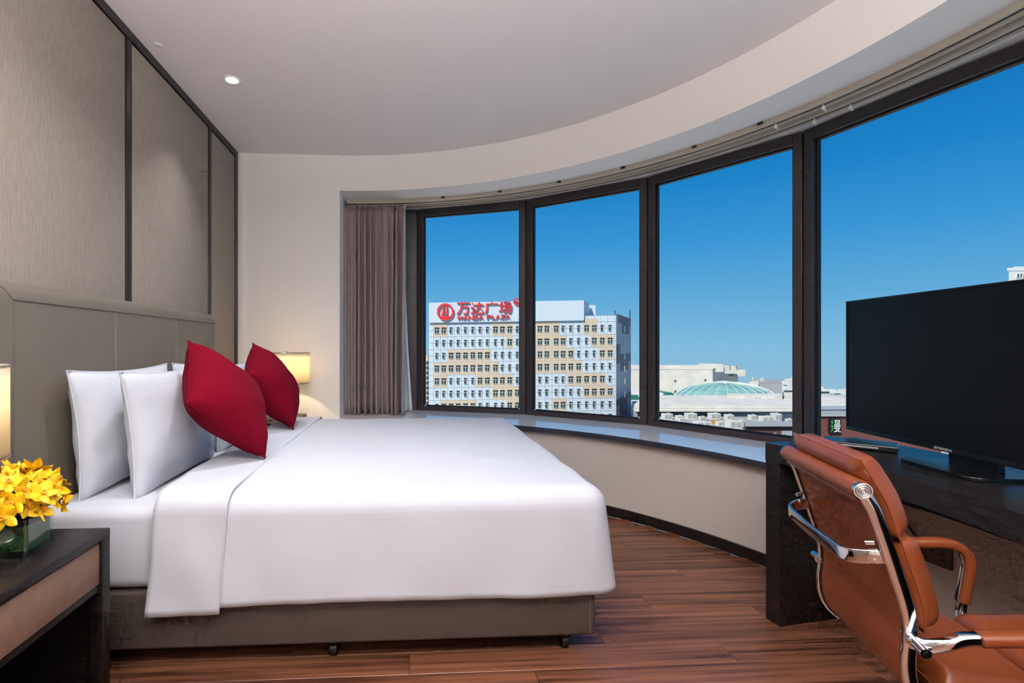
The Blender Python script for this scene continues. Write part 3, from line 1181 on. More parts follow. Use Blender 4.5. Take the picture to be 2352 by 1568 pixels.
# set-top box on the desk
s0 = Vector((1.825, 1.955, 0))
e1 = Vector((.70, -.714, 0))
e2 = Vector((.714, .70, 0))
stb = empty('set_top_box', (s0.x, s0.y, .75))
tag(stb, 'flat black set-top box lying on the desk behind the television edge', 'set-top box')
put('case', obox(s0 + Vector((0, 0, .7645)), e1, e2, (.235, .135, .022), .004), M_black, stb)
put('front_strip', obox(s0 - e2 * .0685 + Vector((0, 0, .765)), e1, e2, (.12, .002, .006)), M_grey, stb)
for k in range(4):
    c0 = s0 + e2 * .068 + e1 * (-.06 + k * .03)
    put('cable_plug', tube([c0 + Vector((0, 0, .765)), c0 + e2 * .03 + Vector((0, 0, .768)), c0 + e2 * .05 + Vector((0, 0, .757))], .004, 7), M_grey if k % 2 else M_white, stb)

# ================================================================== OFFICE CHAIR (x forward, y left, z up)
ch = empty('office_chair', (1.0035, 1.182, 0), R(-19.2))
tag(ch, 'cognac leather office chair with chrome frame pulled up to the desk', 'chair')
RIB = [(0, .86), (.018, .825), (.031, .786), (.044, .744), (.060, .690), (.073, .645), (.081, .605), (.081, .560), (.078, .525),
       (.081, .485), (.094, .452), (.118, .428), (.155, .414), (.23, .408), (.32, .408), (.42, .416), (.50, .430), (.548, .446)]
HWID = .192


def rib_path(yv, sub=5, pts_=RIB):
    return catmull([(u, yv, z) for u, z in pts_], sub)


for s in (-1, 1):
    rb = put('side_rib', sweep(rib_path(s * HWID), rrect(.011, .026, .004), side=(0, 1, 0)), M_chrome, ch, False)
    put('rib_groove', sweep(rib_path(s * (HWID - .0095)), rrect(.006, .018, .002), side=(0, 1, 0)), M_frame2, rb, False)
sl_path = rib_path(0)
put('sling', sweep(sl_path[2:-2], [(-.178, -.006), (.178, -.006), (.178, .004), (-.178, .004)], side=(0, 1, 0)), M_cognac, ch, False)


def profile_at():
    P = rib_path(0, 12)
    acc = [0]
    for i in range(1, len(P)):
        acc.append(acc[-1] + (P[i] - P[i - 1]).length)
    return P, acc


RP, RA = profile_at()


def rp(s):
    if s <= 0:
        t = (RP[1] - RP[0]).normalized()
        return RP[0] + t * s, t
    for i in range(1, len(RP)):
        if RA[i] >= s:
            f = (s - RA[i - 1]) / (RA[i] - RA[i - 1])
            t = (RP[min(i + 3, len(RP) - 1)] - RP[max(i - 4, 0)]).normalized()
            return RP[i - 1].lerp(RP[i], f), t
    return RP[-1], (RP[-1] - RP[-2]).normalized()


def pad(s0, s1, hw, gap, th, n=20, m=16, ex=.10, e0=.35):
    """upholstered pad lying on the inner face of the ribs between arc lengths s0 and s1"""
    vs, fs, idx = [], [], {}

    def P(i, j, front):
        a, b = -1 + 2 * i / n, -1 + 2 * j / m
        s = s0 + (s1 - s0) * (a + 1) / 2
        c, t = rp(s)
        nrm = Vector((0, 1, 0)).cross(t)
        if nrm.x < 0 and abs(nrm.x) > abs(nrm.z):
            nrm = -nrm
        if abs(nrm.z) >= abs(nrm.x) and nrm.z < 0:
            nrm = -nrm
        e = (max(0, 1 - abs(a) ** 8) ** .5) * (max(0, 1 - abs(b) ** 10) ** .5)
        base = c + Vector((0, b * hw, 0))
        if front:
            k = gap + th * (e0 + (1 - e0) * e)
        else:
            k = gap + th * e0 * (1 - e) * .9
        return base + nrm * k
    for front in (1, 0):
        for i in range(n + 1):
            for j in range(m + 1):
                idx[(i, j, front)] = len(vs)
                vs.append(P(i, j, front))
    for front in (1, 0):
        for i in range(n):
            for j in range(m):
                f = (idx[(i, j, front)], idx[(i + 1, j, front)], idx[(i + 1, j + 1, front)], idx[(i, j + 1, front)])
                fs.append(f if front else f[::-1])
    for i in range(n):
        for j in (0, m):
            fs.append((idx[(i, j, 1)], idx[(i + 1, j, 1)], idx[(i + 1, j, 0)], idx[(i, j, 0)]))
    for j in range(m):
        for i in (0, n):
            fs.append((idx[(i, j, 1)], idx[(i, j + 1, 1)], idx[(i, j + 1, 0)], idx[(i, j, 0)]))
    bm = bmesh.new()
    bv = [bm.verts.new(v) for v in vs]
    for f in fs:
        try:
            bm.faces.new([bv[i_] for i_ in f])
        except ValueError:
            pass
    bmesh.ops.remove_doubles(bm, verts=bm.verts[:], dist=.0004)
    per = [P(i, 0, 1) for i in range(n)] + [P(n, j, 1) for j in range(m)] + [P(i, m, 1) for i in range(n, 0, -1)] + [P(0, j, 1) for j in range(m, 0, -1)]
    return finish(bm, 0, 2, True, 70), per


pm, per = pad(-.050, .118, .176, .012, .060)
po = put('upper_back_pad', pm, M_cognac, ch, False)
put('welt', sweep(per, circ(.0022, 6), closed=True), M_cognac, po, False)
pm, per = pad(.121, .300, .172, .012, .066)
po = put('lower_back_pad', pm, M_cognac, ch, False)
put('welt', sweep(per, circ(.0022, 6), closed=True), M_cognac, po, False)
pm, per = pad(.475, .690, .176, .010, .072)
po = put('seat_pad', pm, M_cognac, ch, False)
put('welt', sweep(per, circ(.0022, 6), closed=True), M_cognac, po, False)
pm, per = pad(.693, .900, .176, .010, .070)
po = put('front_seat_pad', pm, M_cognac, ch, False)
put('welt', sweep(per, circ(.0022, 6), closed=True), M_cognac, po, False)
# top roll with caps
rl = put('top_roll', sweep([(-.002, -.188, .862), (-.002, .188, .862)], circ(.0195, 20)), M_cognac, ch, False)
put('roll_welt', sweep([(-.006, -.186, .8385), (-.006, .186, .8385)], rrect(.004, .009, .0015, 2)), M_cognac, rl, False)
for s in (-1, 1):
    cp = put('end_cap', sweep([(-.002, s * .188, .862), (-.002, s * .2015, .862)], circ(.0172, 24)), M_chrome, ch, False)
    for r_, d_ in ((.0135, .0028), (.009, .0022), (.0045, .0016)):
        put('cap_ring', sweep([(-.002 + r_ * cos(2 * pi * k / 24), s * .2017, .862 + r_ * sin(2 * pi * k / 24)) for k in range(24)],
                              circ(.0014, 6), closed=True), M_steel, cp, False)
    put('front_cap', sweep([(.555, s * .180, .448), (.555, s * .200, .448)], circ(.0165, 18)), M_chrome, ch, False)
put('front_roll', sweep([(.555, -.180, .448), (.555, .180, .448)], circ(.018, 18)), M_cognac, ch, False)
# chrome brace across the back
brace = catmull([(.050, .184, .726), (.020, .181, .722), (-.004, .166, .715), (-.014, .140, .711), (-.017, .07, .709), (-.018, 0, .708), (-.017, -.07, .709),
                 (-.014, -.140, .711), (-.004, -.166, .715), (.020, -.181, .722), (.050, -.184, .726)], 5)
put('back_brace', sweep(brace, rrect(.029, .008, .003), side=(0, 0, 1)), M_chrome, ch, False)
for s in (-1, 1):
    for z_, u_ in ((.752, .026), (.735, .032)):
        put('brace_bolt', sweep([(u_, s * .181, z_), (u_ - .014, s * .176, z_ - .003)], circ(.0052, 10)), M_chrome, ch, False)
    # arm
    ya = s * .238
    arm_pts = [(.165, ya, .604), (.22, ya, .613), (.30, ya, .624), (.365, ya, .632), (.400, ya, .628), (.422, ya, .610), (.429, ya, .582),
               (.424, ya, .54), (.416, ya, .48)]
    put('arm_pad', sweep(catmull(arm_pts, 5), rrect(.034, .024, .009), side=(0, 1, 0)), M_cognac, ch, False)
    ap = ch.children[-1]
    put('arm_inlay', sweep(catmull([(u - .0125, ya, z) for u, _, z in arm_pts[5:]], 5), rrect(.012, .003, .001), side=(0, 1, 0)), M_chrome, ap, False)
    lowp = [(.416, ya, .482), (.413, ya, .455), (.405, s * .225, .432), (.39, s * .200, .424), (.38, s * .190, .418)]
    put('arm_lower_bracket', sweep(catmull(lowp, 5), rrect(.026, .014, .004), side=(0, 1, 0)), M_chrome, ch, False)
    brk = [(.078, s * .205, .566), (.095, s * .226, .572), (.118, ya, .588), (.142, ya, .600), (.170, ya, .605)]
    put('arm_bracket', sweep(catmull(brk, 5), rrect(.024, .022, .007), side=(0, 1, 0)), M_chrome, ch, False)
    ab = ch.children[-1]
    put('arm_pin', sweep([(.080, s * .180, .572), (.080, s * .246, .566)], circ(.0095, 16)), M_chrome, ab, False)
    put('pin_socket', sweep([(.080, s * .246, .566), (.080, s * .2475, .5659)], circ(.005, 6)), M_black, ab, False)
put('cross_spreader', sweep(catmull([(.20, -.186, .403), (.22, -.10, .385), (.25, 0, .375), (.22, .10, .385), (.20, .186, .403)], 5),
                            rrect(.03, .010, .003), side=(1, 0, 0)), M_chrome, ch, False)
put('cross_spreader', sweep(catmull([(.40, -.186, .411), (.36, -.10, .390), (.33, 0, .375), (.36, .10, .390), (.40, .186, .411)], 5),
                            rrect(.03, .010, .003), side=(1, 0, 0)), M_chrome, ch, False)
put('tilt_unit', box(.20, .38, -.05, .05, .33, .378, .008), M_black, ch, False)
put('gas_column', lathe([(.028, .095), (.028, .22), (.018, .225), (.018, .332)], (.29, 0, 0), 20), M_chrome, ch, False)
for k in range(5):
    a = 2 * pi * k / 5 + .3
    put('base_leg', sweep(catmull([(.29 + .02 * cos(a), .02 * sin(a), .10), (.29 + .14 * cos(a), .14 * sin(a), .098), (.29 + .27 * cos(a), .27 * sin(a), .072)], 5),
                          rrect(.036, .022, .006), side=(-sin(a), cos(a), 0)), M_chrome, ch, False)
    lg_ = ch.children[-1]
    cx_, cy_ = .29 + .265 * cos(a), .265 * sin(a)
    for s in (-1, 1):
        put('castor', sweep([(cx_ - s * .004 * sin(a), cy_ + s * .004 * cos(a), .027), (cx_ - s * .02 * sin(a), cy_ + s * .02 * cos(a), .027)], circ(.027, 16)), M_black, lg_, False)
    put('castor_fork', sweep([(cx_, cy_, .03), (cx_, cy_, .075)], circ(.008, 10)), M_black, lg_, False)

# ================================================================== OUTSIDE
# the town is laid out in metres: e = sideways, n = distance from the hotel, z = height (0 is the room's floor)
CO, SI = cos(YAW), sin(YAW)


def W(e, n, z=0.0):
    return Vector((e * CO + n * SI, -e * SI + n * CO, z))


OE, ON = Vector((CO, -SI, 0)), Vector((SI, CO, 0))
GZ = -25.0


def oprism(poly, z0, z1):
    return prism([W(e, n)[:2] for e, n in poly], z0, z1)


def ob(e0, e1, n0, n1, z0, z1, bevel=0.0):
    return obox(W((e0 + e1) / 2, (n0 + n1) / 2, (z0 + z1) / 2), OE, ON, (e1 - e0, n1 - n0, z1 - z0), bevel)


def surv(px, py, n):
    """sighting from the hotel window at distance n -> (e, z)"""
    return (px - 1005) * n / 1165, EYE - (py - 795) * n / 1165


def obk(e0, e1, n0, n1, z0, z1):
    """box whose flanks run back along the street that leads away from the hotel"""
    k = (n1 / n0 - 1) * (e0 + e1) / 2
    return oprism([(e0, n0), (e1, n0), (e1 + k, n1), (e0 + k, n1)], z0, z1)


tag(put('ground', oprism([(-330, 8), (330, 8), (330, 275), (-330, 275)], GZ - 1, GZ), M_ground),
    'pale ground of the town below the hotel', 'ground', kind='structure')

# ---- office block with the red sign
NB = 130.0
kb = NB / 1165
SL = .015                       # its courses climb slightly to the right
ob0, ob1 = surv(985, 0, NB)[0], surv(1415, 0, NB)[0]
emid = (ob0 + ob1) / 2


def sheared(me):
    for v in me.vertices:
        e = v.co.x * CO - v.co.y * SI
        v.co.z += SL * (e - emid)
    return me


off = empty('office_block', W(emid, NB, GZ))
tag(off, 'tall office block with beige and pale blue cladding carrying the red sign', 'building')
ztop = surv(0, 726.5, NB)[1]
side_e, side_n = surv(1449, 0, 155)[0], 155.0
body = put('main_body', sheared(oprism([(ob0, NB), (ob1, NB), (side_e, side_n), (ob0 + 8, side_n)], GZ, ztop)), None, off)
body.data.materials.append(M_clad)
# parapet that carries the sign
pe1 = surv(1340, 0, NB)[0]
pz0, pz1 = surv(0, 738, NB)[1], surv(0, 692, NB)[1]
put('sign_parapet', sheared(oprism([(ob0, NB - .5), (pe1, NB - .5), (pe1 + 4.1, NB + 9), (ob0 + 3, NB + 9)], pz0, pz1)), M_clad, off)
put('roof_cabin', sheared(ob(surv(1354, 0, 140)[0], surv(1368, 0, 140)[0], 140, 146, ztop, surv(0, 703, 140)[1])), M_clad, off)
for px in (1413, 1447, 1000):
    e = surv(px, 0, 131)[0]
    put('roof_mast', sheared(ob(e - .08, e + .08, 131, 131.2, ztop - 1, ztop + 1.3 + (3 if px == 1000 else 0))), M_shade_mast, off)

COLP = [1003.3, 1019, 1035.7, 1052, 1068.9, 1085.7, 1102.3, 1119, 1137.8, 1153.6, 1170.4, 1187.8, 1204.5, 1222, 1239.8, 1255.6, 1277, 1292.9,
        1310.7, 1328.8, 1346.9, 1364.5, 1382.9, 1401]
ROWS = ['DDssssssDDDsDDDDDsssDDss', 'ssssssssssDsDDDDDDsssDDD', 'ssDDDDDDssssDDDDDDDsssDD', 'DDDDDDDDDsssssDDDDDDssss'.replace('sssssD', 'ssssDD', 1)[:24],
        'DDssssDDDDDsssssssDDDDDs'[:24], 'ssssssssDDDDssssssssDDDD', 'sDDDDDssssDDssssDDssssss', 'ssssssssssssssssssssssss', 'DDssDDDDssssDDssssDDDDss',
        'ssssDDDDDDssssDDDDssssss']
RP0, RPS = 756.5, 29.15


def win_mesh(w, h, dbl):
    """frame standing slightly proud with recessed dark panes; local x along the facade, z up, -y to the street"""
    vs, fs, mi = [], [], []

    def bx(x0, x1, y0, y1, z0, z1, m):
        b = len(vs)
        vs.extend([(x0, y0, z0), (x1, y0, z0), (x1, y1, z0), (x0, y1, z0), (x0, y0, z1), (x1, y0, z1), (x1, y1, z1), (x0, y1, z1)])
        for f in ((0, 1, 5, 4), (1, 2, 6, 5), (3, 0, 4, 7), (4, 5, 6, 7), (0, 3, 2, 1)):
            fs.append(tuple(b + q for q in f))
            mi.append(m)
    t = .09
    bx(-w / 2, w / 2, -.06, .05, -h / 2, h / 2, 0)
    bx(-w / 2 - .05, w / 2 + .05, -.16, .05, h / 2 - .12, h / 2 + .08, 2)  # near-black box painted in as the lintel's shadow
    bx(-w / 2 - .03, w / 2 + .03, -.14, .05, -h / 2 - .06, -h / 2 + .03, 1)
    if dbl:
        bx(-t / 2, t / 2, -.11, .05, -h / 2, h / 2, 1)
        bx(-w / 2, w / 2, -.10, .05, h / 2 - .5, h / 2 - .42, 1)
    else:
        bx(w / 2 - .10, w / 2, -.11, .05, -h / 2, h / 2, 1)
        bx(-w / 2, w / 2, -.10, .05, h / 2 - .40, h / 2 - .32, 1)
    me = mk(vs, fs)
    for m in (M_outglass, M_outframe, M_shade_mast):
        me.materials.append(m)
    for p, m in zip(me.polygons, mi):
        p.material_index = m
    return me


WS, WD = win_mesh(.66, 1.50, False), win_mesh(1.08, 1.50, True)
for ri, rw in enumerate(ROWS):
    py = RP0 + RPS * ri
    zc_ = surv(0, py, NB)[1]
    # runs of wide windows sit in beige cladding
    i = 0
    while i < 24:
        if rw[i] == 'D':
            j = i
            while j + 1 < 24 and rw[j + 1] == 'D':
                j += 1
            p0 = COLP[i] - 8.5
            p1 = COLP[j] + 8.5
            up = 14.5 + (8 if ri == 0 else 0)
            z0_, z1_ = surv(0, py + 14.6, NB)[1], surv(0, py - up, NB)[1]
            put('cladding_panel', sheared(ob(surv(p0, 0, NB)[0], surv(p1, 0, NB)[0], NB - .045, NB + .1, z0_, z1_)), M_beige, off)
            i = j + 1
        else:
            i += 1
    for ci in range(24):
        if ri > 7 and ci % 1:
            continue
        e = surv(COLP[ci], 0, NB)[0]
        o = put('window', WD if rw[ci] == 'D' else WS, None, off, False)
        o.location = W(e, NB - .05, zc_ + SL * (e - emid)) - Vector(off.location)
        o.rotation_euler = (0, 0, -YAW)
# cladding joints: thin raised lines
zz = ztop
jl = 0
while zz > -20:
    put('joint_line', sheared(ob(ob0, ob1, NB - .06, NB + .05, zz - .02, zz + .02)), M_joint, off)
    zz -= kb * RPS / 2
for px in range(995, 1412, 16):
    e = surv(px + .5, 0, NB)[0]
    put('joint_line', sheared(ob(e - .02, e + .02, NB - .062, NB + .05, -20, ztop - .05)), M_joint, off)
# street side face: its shade is coloured into grey and dark cladding; narrow windows
sdv = (W(side_e, side_n) - W(ob1, NB))
sl_ = sdv.length
sdv.normalize()
snv = Vector((sdv.y, -sdv.x, 0))


def side_box(t0, t1, py0, py1, dep, m, name='cladding_panel'):
    c = W(ob1, NB) + sdv * (t0 + t1) / 2 * sl_
    nn = NB + (t0 + t1) / 2 * (side_n - NB)
    z0_, z1_ = surv(0, py1, nn)[1], surv(0, py0, nn)[1]
    put(name, obox((c.x, c.y, (z0_ + z1_) / 2), sdv, snv, ((t1 - t0) * sl_, dep, abs(z1_ - z0_))), m, off)


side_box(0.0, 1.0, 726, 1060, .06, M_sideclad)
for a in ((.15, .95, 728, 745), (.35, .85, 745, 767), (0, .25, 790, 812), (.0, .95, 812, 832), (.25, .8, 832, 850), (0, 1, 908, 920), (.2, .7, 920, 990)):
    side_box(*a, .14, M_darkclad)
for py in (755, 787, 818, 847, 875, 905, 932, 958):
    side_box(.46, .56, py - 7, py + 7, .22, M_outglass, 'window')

# ---- the sign
sg = empty('rooftop_sign', W(surv(1100, 0, NB)[0], NB - .6, pz0))
tag(sg, 'red rooftop sign with round emblem and big characters on the office block', 'sign')
TILT = .030


def place_sign(me, px0, px1, py0, py1, name, m=M_sign, dep=.35, shear=TILT):
    """fit a flat mesh (x right, y up) onto the parapet"""
    b = bounds(me)
    e0, z1_ = surv(px0, py0, NB)
    e1_, z0_ = surv(px1, py1, NB)
    zs_ = [v.co.z for v in me.vertices]
    dz = max(zs_) - min(zs_) or 1
    vs = []
    for v in me.vertices:
        u = (v.co.x - b[0]) / (b[1] - b[0])
        t = (v.co.y - b[2]) / (b[3] - b[2])
        d = (v.co.z - min(zs_)) / dz
        e = e0 + (e1_ - e0) * u
        v.co = W(e, NB - .62 - dep * d, z0_ + (z1_ - z0_) * t + shear * (e - surv(1100, 0, NB)[0]))
    me.update()
    return put(name, me, m, sg)


for i, cch in enumerate('万达广场'):
    me = text_mesh(cch, 1, .05)
    x0 = 1048.5 + i * 32
    if len(me.vertices) > 8:
        place_sign(me, x0, x0 + 29.5, 693.5, 721, 'character')
x = 1048.5
for cch, w_ in zip('WANDA PLAZA', (15, 11.5, 12.5, 11.5, 11.5, 6.5, 11.0, 9.5, 11.5, 11, 11.5)):
    if cch != ' ':
        place_sign(text_mesh(cch, 1, .05), x, x + w_ - 1.2, 724, 733.5, 'letter')
    x += w_


def ring_flat(r0, r1, n=40, a0=0.0, a1=2 * pi):
    vs, fs = [], []
    full = abs(a1 - a0 - 2 * pi) < 1e-6
    cnt = n if full else n + 1
    for z in (0, .2):
        for k in range(cnt):
            a = a0 + (a1 - a0) * k / n
            vs += [(r0 * cos(a), r0 * sin(a), z), (r1 * cos(a), r1 * sin(a), z)]
    for k in range(n):
        a, b = 2 * k, 2 * ((k + 1) % cnt)
        h = 2 * cnt
        fs += [(a, a + 1, b + 1, b), (h + a, h + b, h + b + 1, h + a + 1), (a, b, h + b, h + a), (a + 1, h + a + 1, h + b + 1, b + 1)]
    return mk(vs, fs)


def flat_poly(pts_):
    bm = bmesh.new()
    lo = [bm.verts.new((p[0], p[1], 0)) for p in pts_]
    hi = [bm.verts.new((p[0], p[1], .2)) for p in pts_]
    n = len(lo)
    bm.faces.new(lo[::-1])
    bm.faces.new(hi)
    for i in range(n):
        bm.faces.new((lo[i], lo[(i + 1) % n], hi[(i + 1) % n], hi[i]))
    return finish(bm)


place_sign(ring_flat(.80, 1.0), 1003.5, 1041.5, 697, 736, 'emblem_ring', shear=0)
place_sign(flat_poly([(cos(a), sin(a)) for a in [R(205 + 13 * i) for i in range(11)]] + [(.45, -.30), (.2, -.42), (0, -.25), (-.2, -.42), (-.45, -.30)]),
           1009, 1036, 725.5, 733, 'emblem_wave', shear=0)
place_sign(flat_poly([(0, 0), (1, 0), (1, .15), (.75, .3), (.8, 1), (.45, .7), (.3, .25)]), 1013, 1021.5, 703, 722.5, 'emblem_sail', shear=0)
place_sign(flat_poly([(0, 0), (.75, .1), (1, .4), (.9, .75), (.5, 1), (.2, 1), (.5, .6), (.4, .3)]), 1022.5, 1027.5, 701, 722.5, 'emblem_sail', shear=0)
place_sign(ring_flat(.74, 1.0), 1178, 1193, 685, 701, 'mark_ring', shear=0)
place_sign(text_mesh('R', 1, .05), 1182, 1189, 688.5, 697.5, 'letter', shear=0)

# ---- neighbours
e0, z = surv(976, 817, 190)
t_ = empty('tan_block', W(surv(972, 0, 190)[0], 190, GZ))
tag(t_, 'narrow tan building at the left edge of the office block', 'building')
put('walls', ob(surv(930, 0, 190)[0], surv(983, 0, 190)[0], 190, 205, GZ, surv(0, 817, 190)[1]), M_tanb, t_)
put('roof_tank', ob(surv(980, 0, 190)[0], surv(984, 0, 190)[0], 191, 194, surv(0, 817, 190)[1], surv(0, 800, 190)[1]), M_greyw, t_)
for r_ in range(9):
    e = surv(982.2, 0, 190)[0]
    zz = surv(0, 833 + r_ * 11.5, 190)[1]
    put('window', ob(e - .5, e + .5, 189.85, 190.1, zz - .6, zz + .6), M_outglass, t_)


def block(name, label, px0, px1, n, ptop, dep, m=M_cream, wins=(), pz=None, skew=0.0, msm=None):
    a, b = surv(px0, 0, n)[0], surv(px1, 0, n)[0]
    zt = surv(0, ptop, n)[1]
    r_ = empty(name, W((a + b) / 2, n, GZ))
    tag(r_, label, 'building')
    put('walls', oprism([(a, n), (b, n), (b + skew, n + dep), (a + skew, n + dep)], GZ if pz is None else pz, zt), m, r_)
    put('parapet', oprism([(a - .1, n - .12), (b + .05, n - .12), (b + .05, n + .3), (a - .1, n + .3)], zt - .4, zt + .35), m, r_)
    for (px, py, w_, h_) in wins:
        e, z_ = surv(px, py, n)
        k = n / 1165
        f = put('window', ob(e - w_ * k / 2, e + w_ * k / 2, n - .25, n + .1, z_ - h_ * k / 2, z_ + h_ * k / 2), M_outframe, r_)
        put('pane', ob(e - w_ * k * .38, e + w_ * k * .38, n - .30, n - .2, z_ - h_ * k * .38, z_ + h_ * k * .38), M_outglass, f)
    return r_


# white mall with stepped roof
mall = block('white_mall', 'large white windowless mall with a stepped roof behind the glass dome', 1440, 1637, 205, 846, 30, M_cream,
             ((1550, 874, 5, 5), (1619, 872, 5, 5), (1550, 898, 5, 5)), skew=28)
k2 = 205 / 1165
for (a, b, n0, n1, t0, t1) in ((1440, 1628, 208, 214, 846, 839), (1628, 1662, 208, 216, 846, 836), (1640, 1690, 218, 226, 850, 841), (1684, 1712, 222, 230, 856, 849)):
    put('roof_step', ob(surv(a, 0, n0)[0], surv(b, 0, n0)[0], n0, n1, surv(0, t0 + 8, n0)[1], surv(0, t1, n0)[1]), M_cream, mall)
for px, n0, t in ((1661, 210, 834), (1678, 214, 836), (1695, 216, 836)):
    e = surv(px, 0, n0)[0]
    put('vent_pipe', ob(e - .25, e + .25, n0, n0 + .5, surv(0, 850, n0)[1], surv(0, t, n0)[1]), M_greyw, mall)
for px, t in ((1527, 851), (1547, 850), (1583, 850), (1617, 848)):
    e, z_ = surv(px, t, 205)
    put('roof_unit', ob(e - .8, e + .8, 205.5, 207, z_ - 1.2, z_ + .7), M_ac, mall)

# pale slab between
block('pale_slab_block', 'pale slab building peeking between the office block and the window post', 1446, 1480, 270, 848, 18, M_greyw)
put('front_fin', ob(surv(1452, 0, 269.4)[0], surv(1460, 0, 269.4)[0], 269.3, 269.9, GZ, surv(0, 848, 269.4)[1]), M_cream, bpy.data.objects['pale_slab_block'])
block('grey_annex', 'low grey block with roof plant right of the white mall', 1722, 1796, 260, 877, 24, M_greyw, skew=15)
ga = bpy.data.objects['grey_annex']
put('pale_corner', ob(surv(1722, 0, 259)[0], surv(1741, 0, 259)[0], 258.6, 259.8, GZ, surv(0, 876, 259)[1]), M_cream, ga)
for i, px in enumerate((1729, 1735, 1741, 1748, 1752, 1756)):
    e = surv(px, 0, 262)[0]
    put('roof_mast', ob(e - .25, e + .25, 262, 262.5, surv(0, 880, 262)[1], surv(0, 866 + (i * 7) % 9, 262)[1]), M_cream, ga)

# distant city
far = [(1798, 1808, 880, 420), (1806, 1818, 886, 470), (1815, 1826, 876, 520), (1822, 1836, 871, 480), (1800, 1822, 892, 380), (1826, 1842, 884, 430), (1836, 1850, 878, 560),
       (1884, 1906, 894, 330), (1904, 1916, 900, 360), (1914, 1932, 899, 380), (1928, 1946, 903, 420), (1948, 1966, 896, 450)]
fm = [M_cream, M_outframe, M_clad, M_cream]
cols = ['cream', 'white', 'pale blue', 'sandy']
place = ['left of the dark window post', 'leftmost in the haze', 'with a flat top in the haze', 'tallest beside the dark window post', 'in front of the hazy cluster', 'lowest by the window post',
         'hidden behind the window post', 'just right of the thick window post', 'second right of the thick window post', 'third right of the thick window post', 'nearest the television edge', 'behind the television']
for i, (a, b, t, n) in enumerate(far):
    bl = empty('distant_building', W(surv((a + b) / 2, 0, n)[0], n, -40))
    tag(bl, 'tiny distant %s building on the skyline, %s' % (cols[i % 4], place[i]), 'building', 'distant skyline')
    e0, e1_ = surv(a, 0, n)[0], surv(b, 0, n)[0]
    zt = surv(0, t, n)[1]
    put('walls', ob(e0, e1_, n, n + 12, -60, zt), fm[i % 4], bl)
    put('roof_hut', ob(e0 + (e1_ - e0) * .3, e0 + (e1_ - e0) * .6, n + 2, n + 6, zt, zt + 1.6), fm[(i + 1) % 4], bl)
    for q in range(3):
        zz = zt - 2 - 3 * q
        put('window_band', ob(e0 + .4, e1_ - .4, n - .15, n + .1, zz - .6, zz + .6), M_outglass, bl)

# tower over the television
block('white_tower', 'white residential tower rising above the right end of the television', 2317, 2420, 125, 618, 14, M_outframe,
      ((2336, 633, 5, 9), (2343, 632, 4, 9), (2350, 632, 4, 9), (2336, 655, 5, 9), (2347, 655, 5, 9)), skew=16)
wt = bpy.data.objects['white_tower']
put('upper_storey', obk(surv(2328, 0, 127)[0], surv(2410, 0, 127)[0], 127, 133, surv(0, 620, 127)[1], surv(0, 612, 127)[1]), M_outframe, wt)

# green glass dome
ND = 165.0
kd = ND / 1165
dc_e, dz0 = surv(1664, 921, ND)
dome = empty('glass_dome', W(dc_e, ND, dz0))
tag(dome, 'shallow green glass dome on the mall roof', 'dome')
DR, DH = 108 * kd, 44 * kd


def dpt(i, j, nm=28, nr=7, off_=0.0):
    a = 2 * pi * i / nm
    t = (pi / 2) * (j / nr)
    r_ = (DR + off_) * cos(t) ** .9
    return W(dc_e + r_ * cos(a), ND + r_ * sin(a), dz0 + (DH + off_) * sin(t))


for i in range(28):
    if not (i >= 13 or i <= 1):
        continue
    for j in range(6):
        q = [dpt(i + .04, j + .04), dpt(i + .96, j + .04), dpt(i + .96, j + .96), dpt(i + .04, j + .96)]
        q2 = [p - Vector((0, 0, .25)) for p in q]
        put('pane', mk(q + q2, [(0, 1, 2, 3), (7, 6, 5, 4), (0, 4, 5, 1), (1, 5, 6, 2), (2, 6, 7, 3), (3, 7, 4, 0)]), M_domeglass, dome)
shell_v, shell_f = [], []
for j in range(8):
    for i in range(28):
        shell_v.append(dpt(i, min(j, 6.97), off_=-.25) - Vector((0, 0, .15)))
for j in range(7):
    for i in range(28):
        shell_f.append((j * 28 + i, j * 28 + (i + 1) % 28, (j + 1) * 28 + (i + 1) % 28, (j + 1) * 28 + i))
put('lattice', mk(shell_v, shell_f), M_domerib, dome)
ds = dome.children[-1]
for i in list(range(13, 28)) + [0, 1, 2]:
    put('rib', sweep([dpt(i, j * .5, off_=.05) for j in range(14)], circ(.10, 5)), M_domerib, dome)
put('crown', lathe([(DR * .16, -.3), (DR * .16, .25), (DR * .05, .5)], W(dc_e, ND, dz0 + DH * .985), 20), M_outframe, dome)
put('base_drum', lathe([(DR * 1.005, -18.0 - dz0), (DR * 1.005, -.2), (DR * 1.02, -.15), (DR * 1.02, .05)], W(dc_e, ND, dz0), 56), M_tealglass, dome)

# glass vault left of the dome
va = empty('glass_vault', W(surv(1500, 0, 182)[0], 182, -18))
tag(va, 'small teal glass barrel vault left of the dome', 'vault')
vz = surv(0, 929, 182)[1]
a, b = surv(1448, 0, 182)[0], surv(1540, 0, 182)[0]
put('glazed_base', ob(a, b + 2.5, 182, 197, -18.0, surv(0, 921, 182)[1]), M_tealglass, va)
path = [(b + 2.4 * cos(R(180 * k / 14)) - 0, surv(0, 922, 182)[1] + 3.3 * sin(R(180 * k / 14))) for k in range(15)]
vs = [W(e, 182.5, z) for e, z in path] + [W(e, 197, z) for e, z in path]
put('gable', mk(vs, [tuple(range(15)), tuple(range(15, 30))[::-1]] + [(k, k + 15, k + 16, k + 1) for k in range(14)]), M_tealglass, va)
put('white_roof', ob(a, b - 2.5, 181.8, 197, surv(0, 921, 182)[1], surv(0, 902, 182)[1], .3), M_outframe, va)
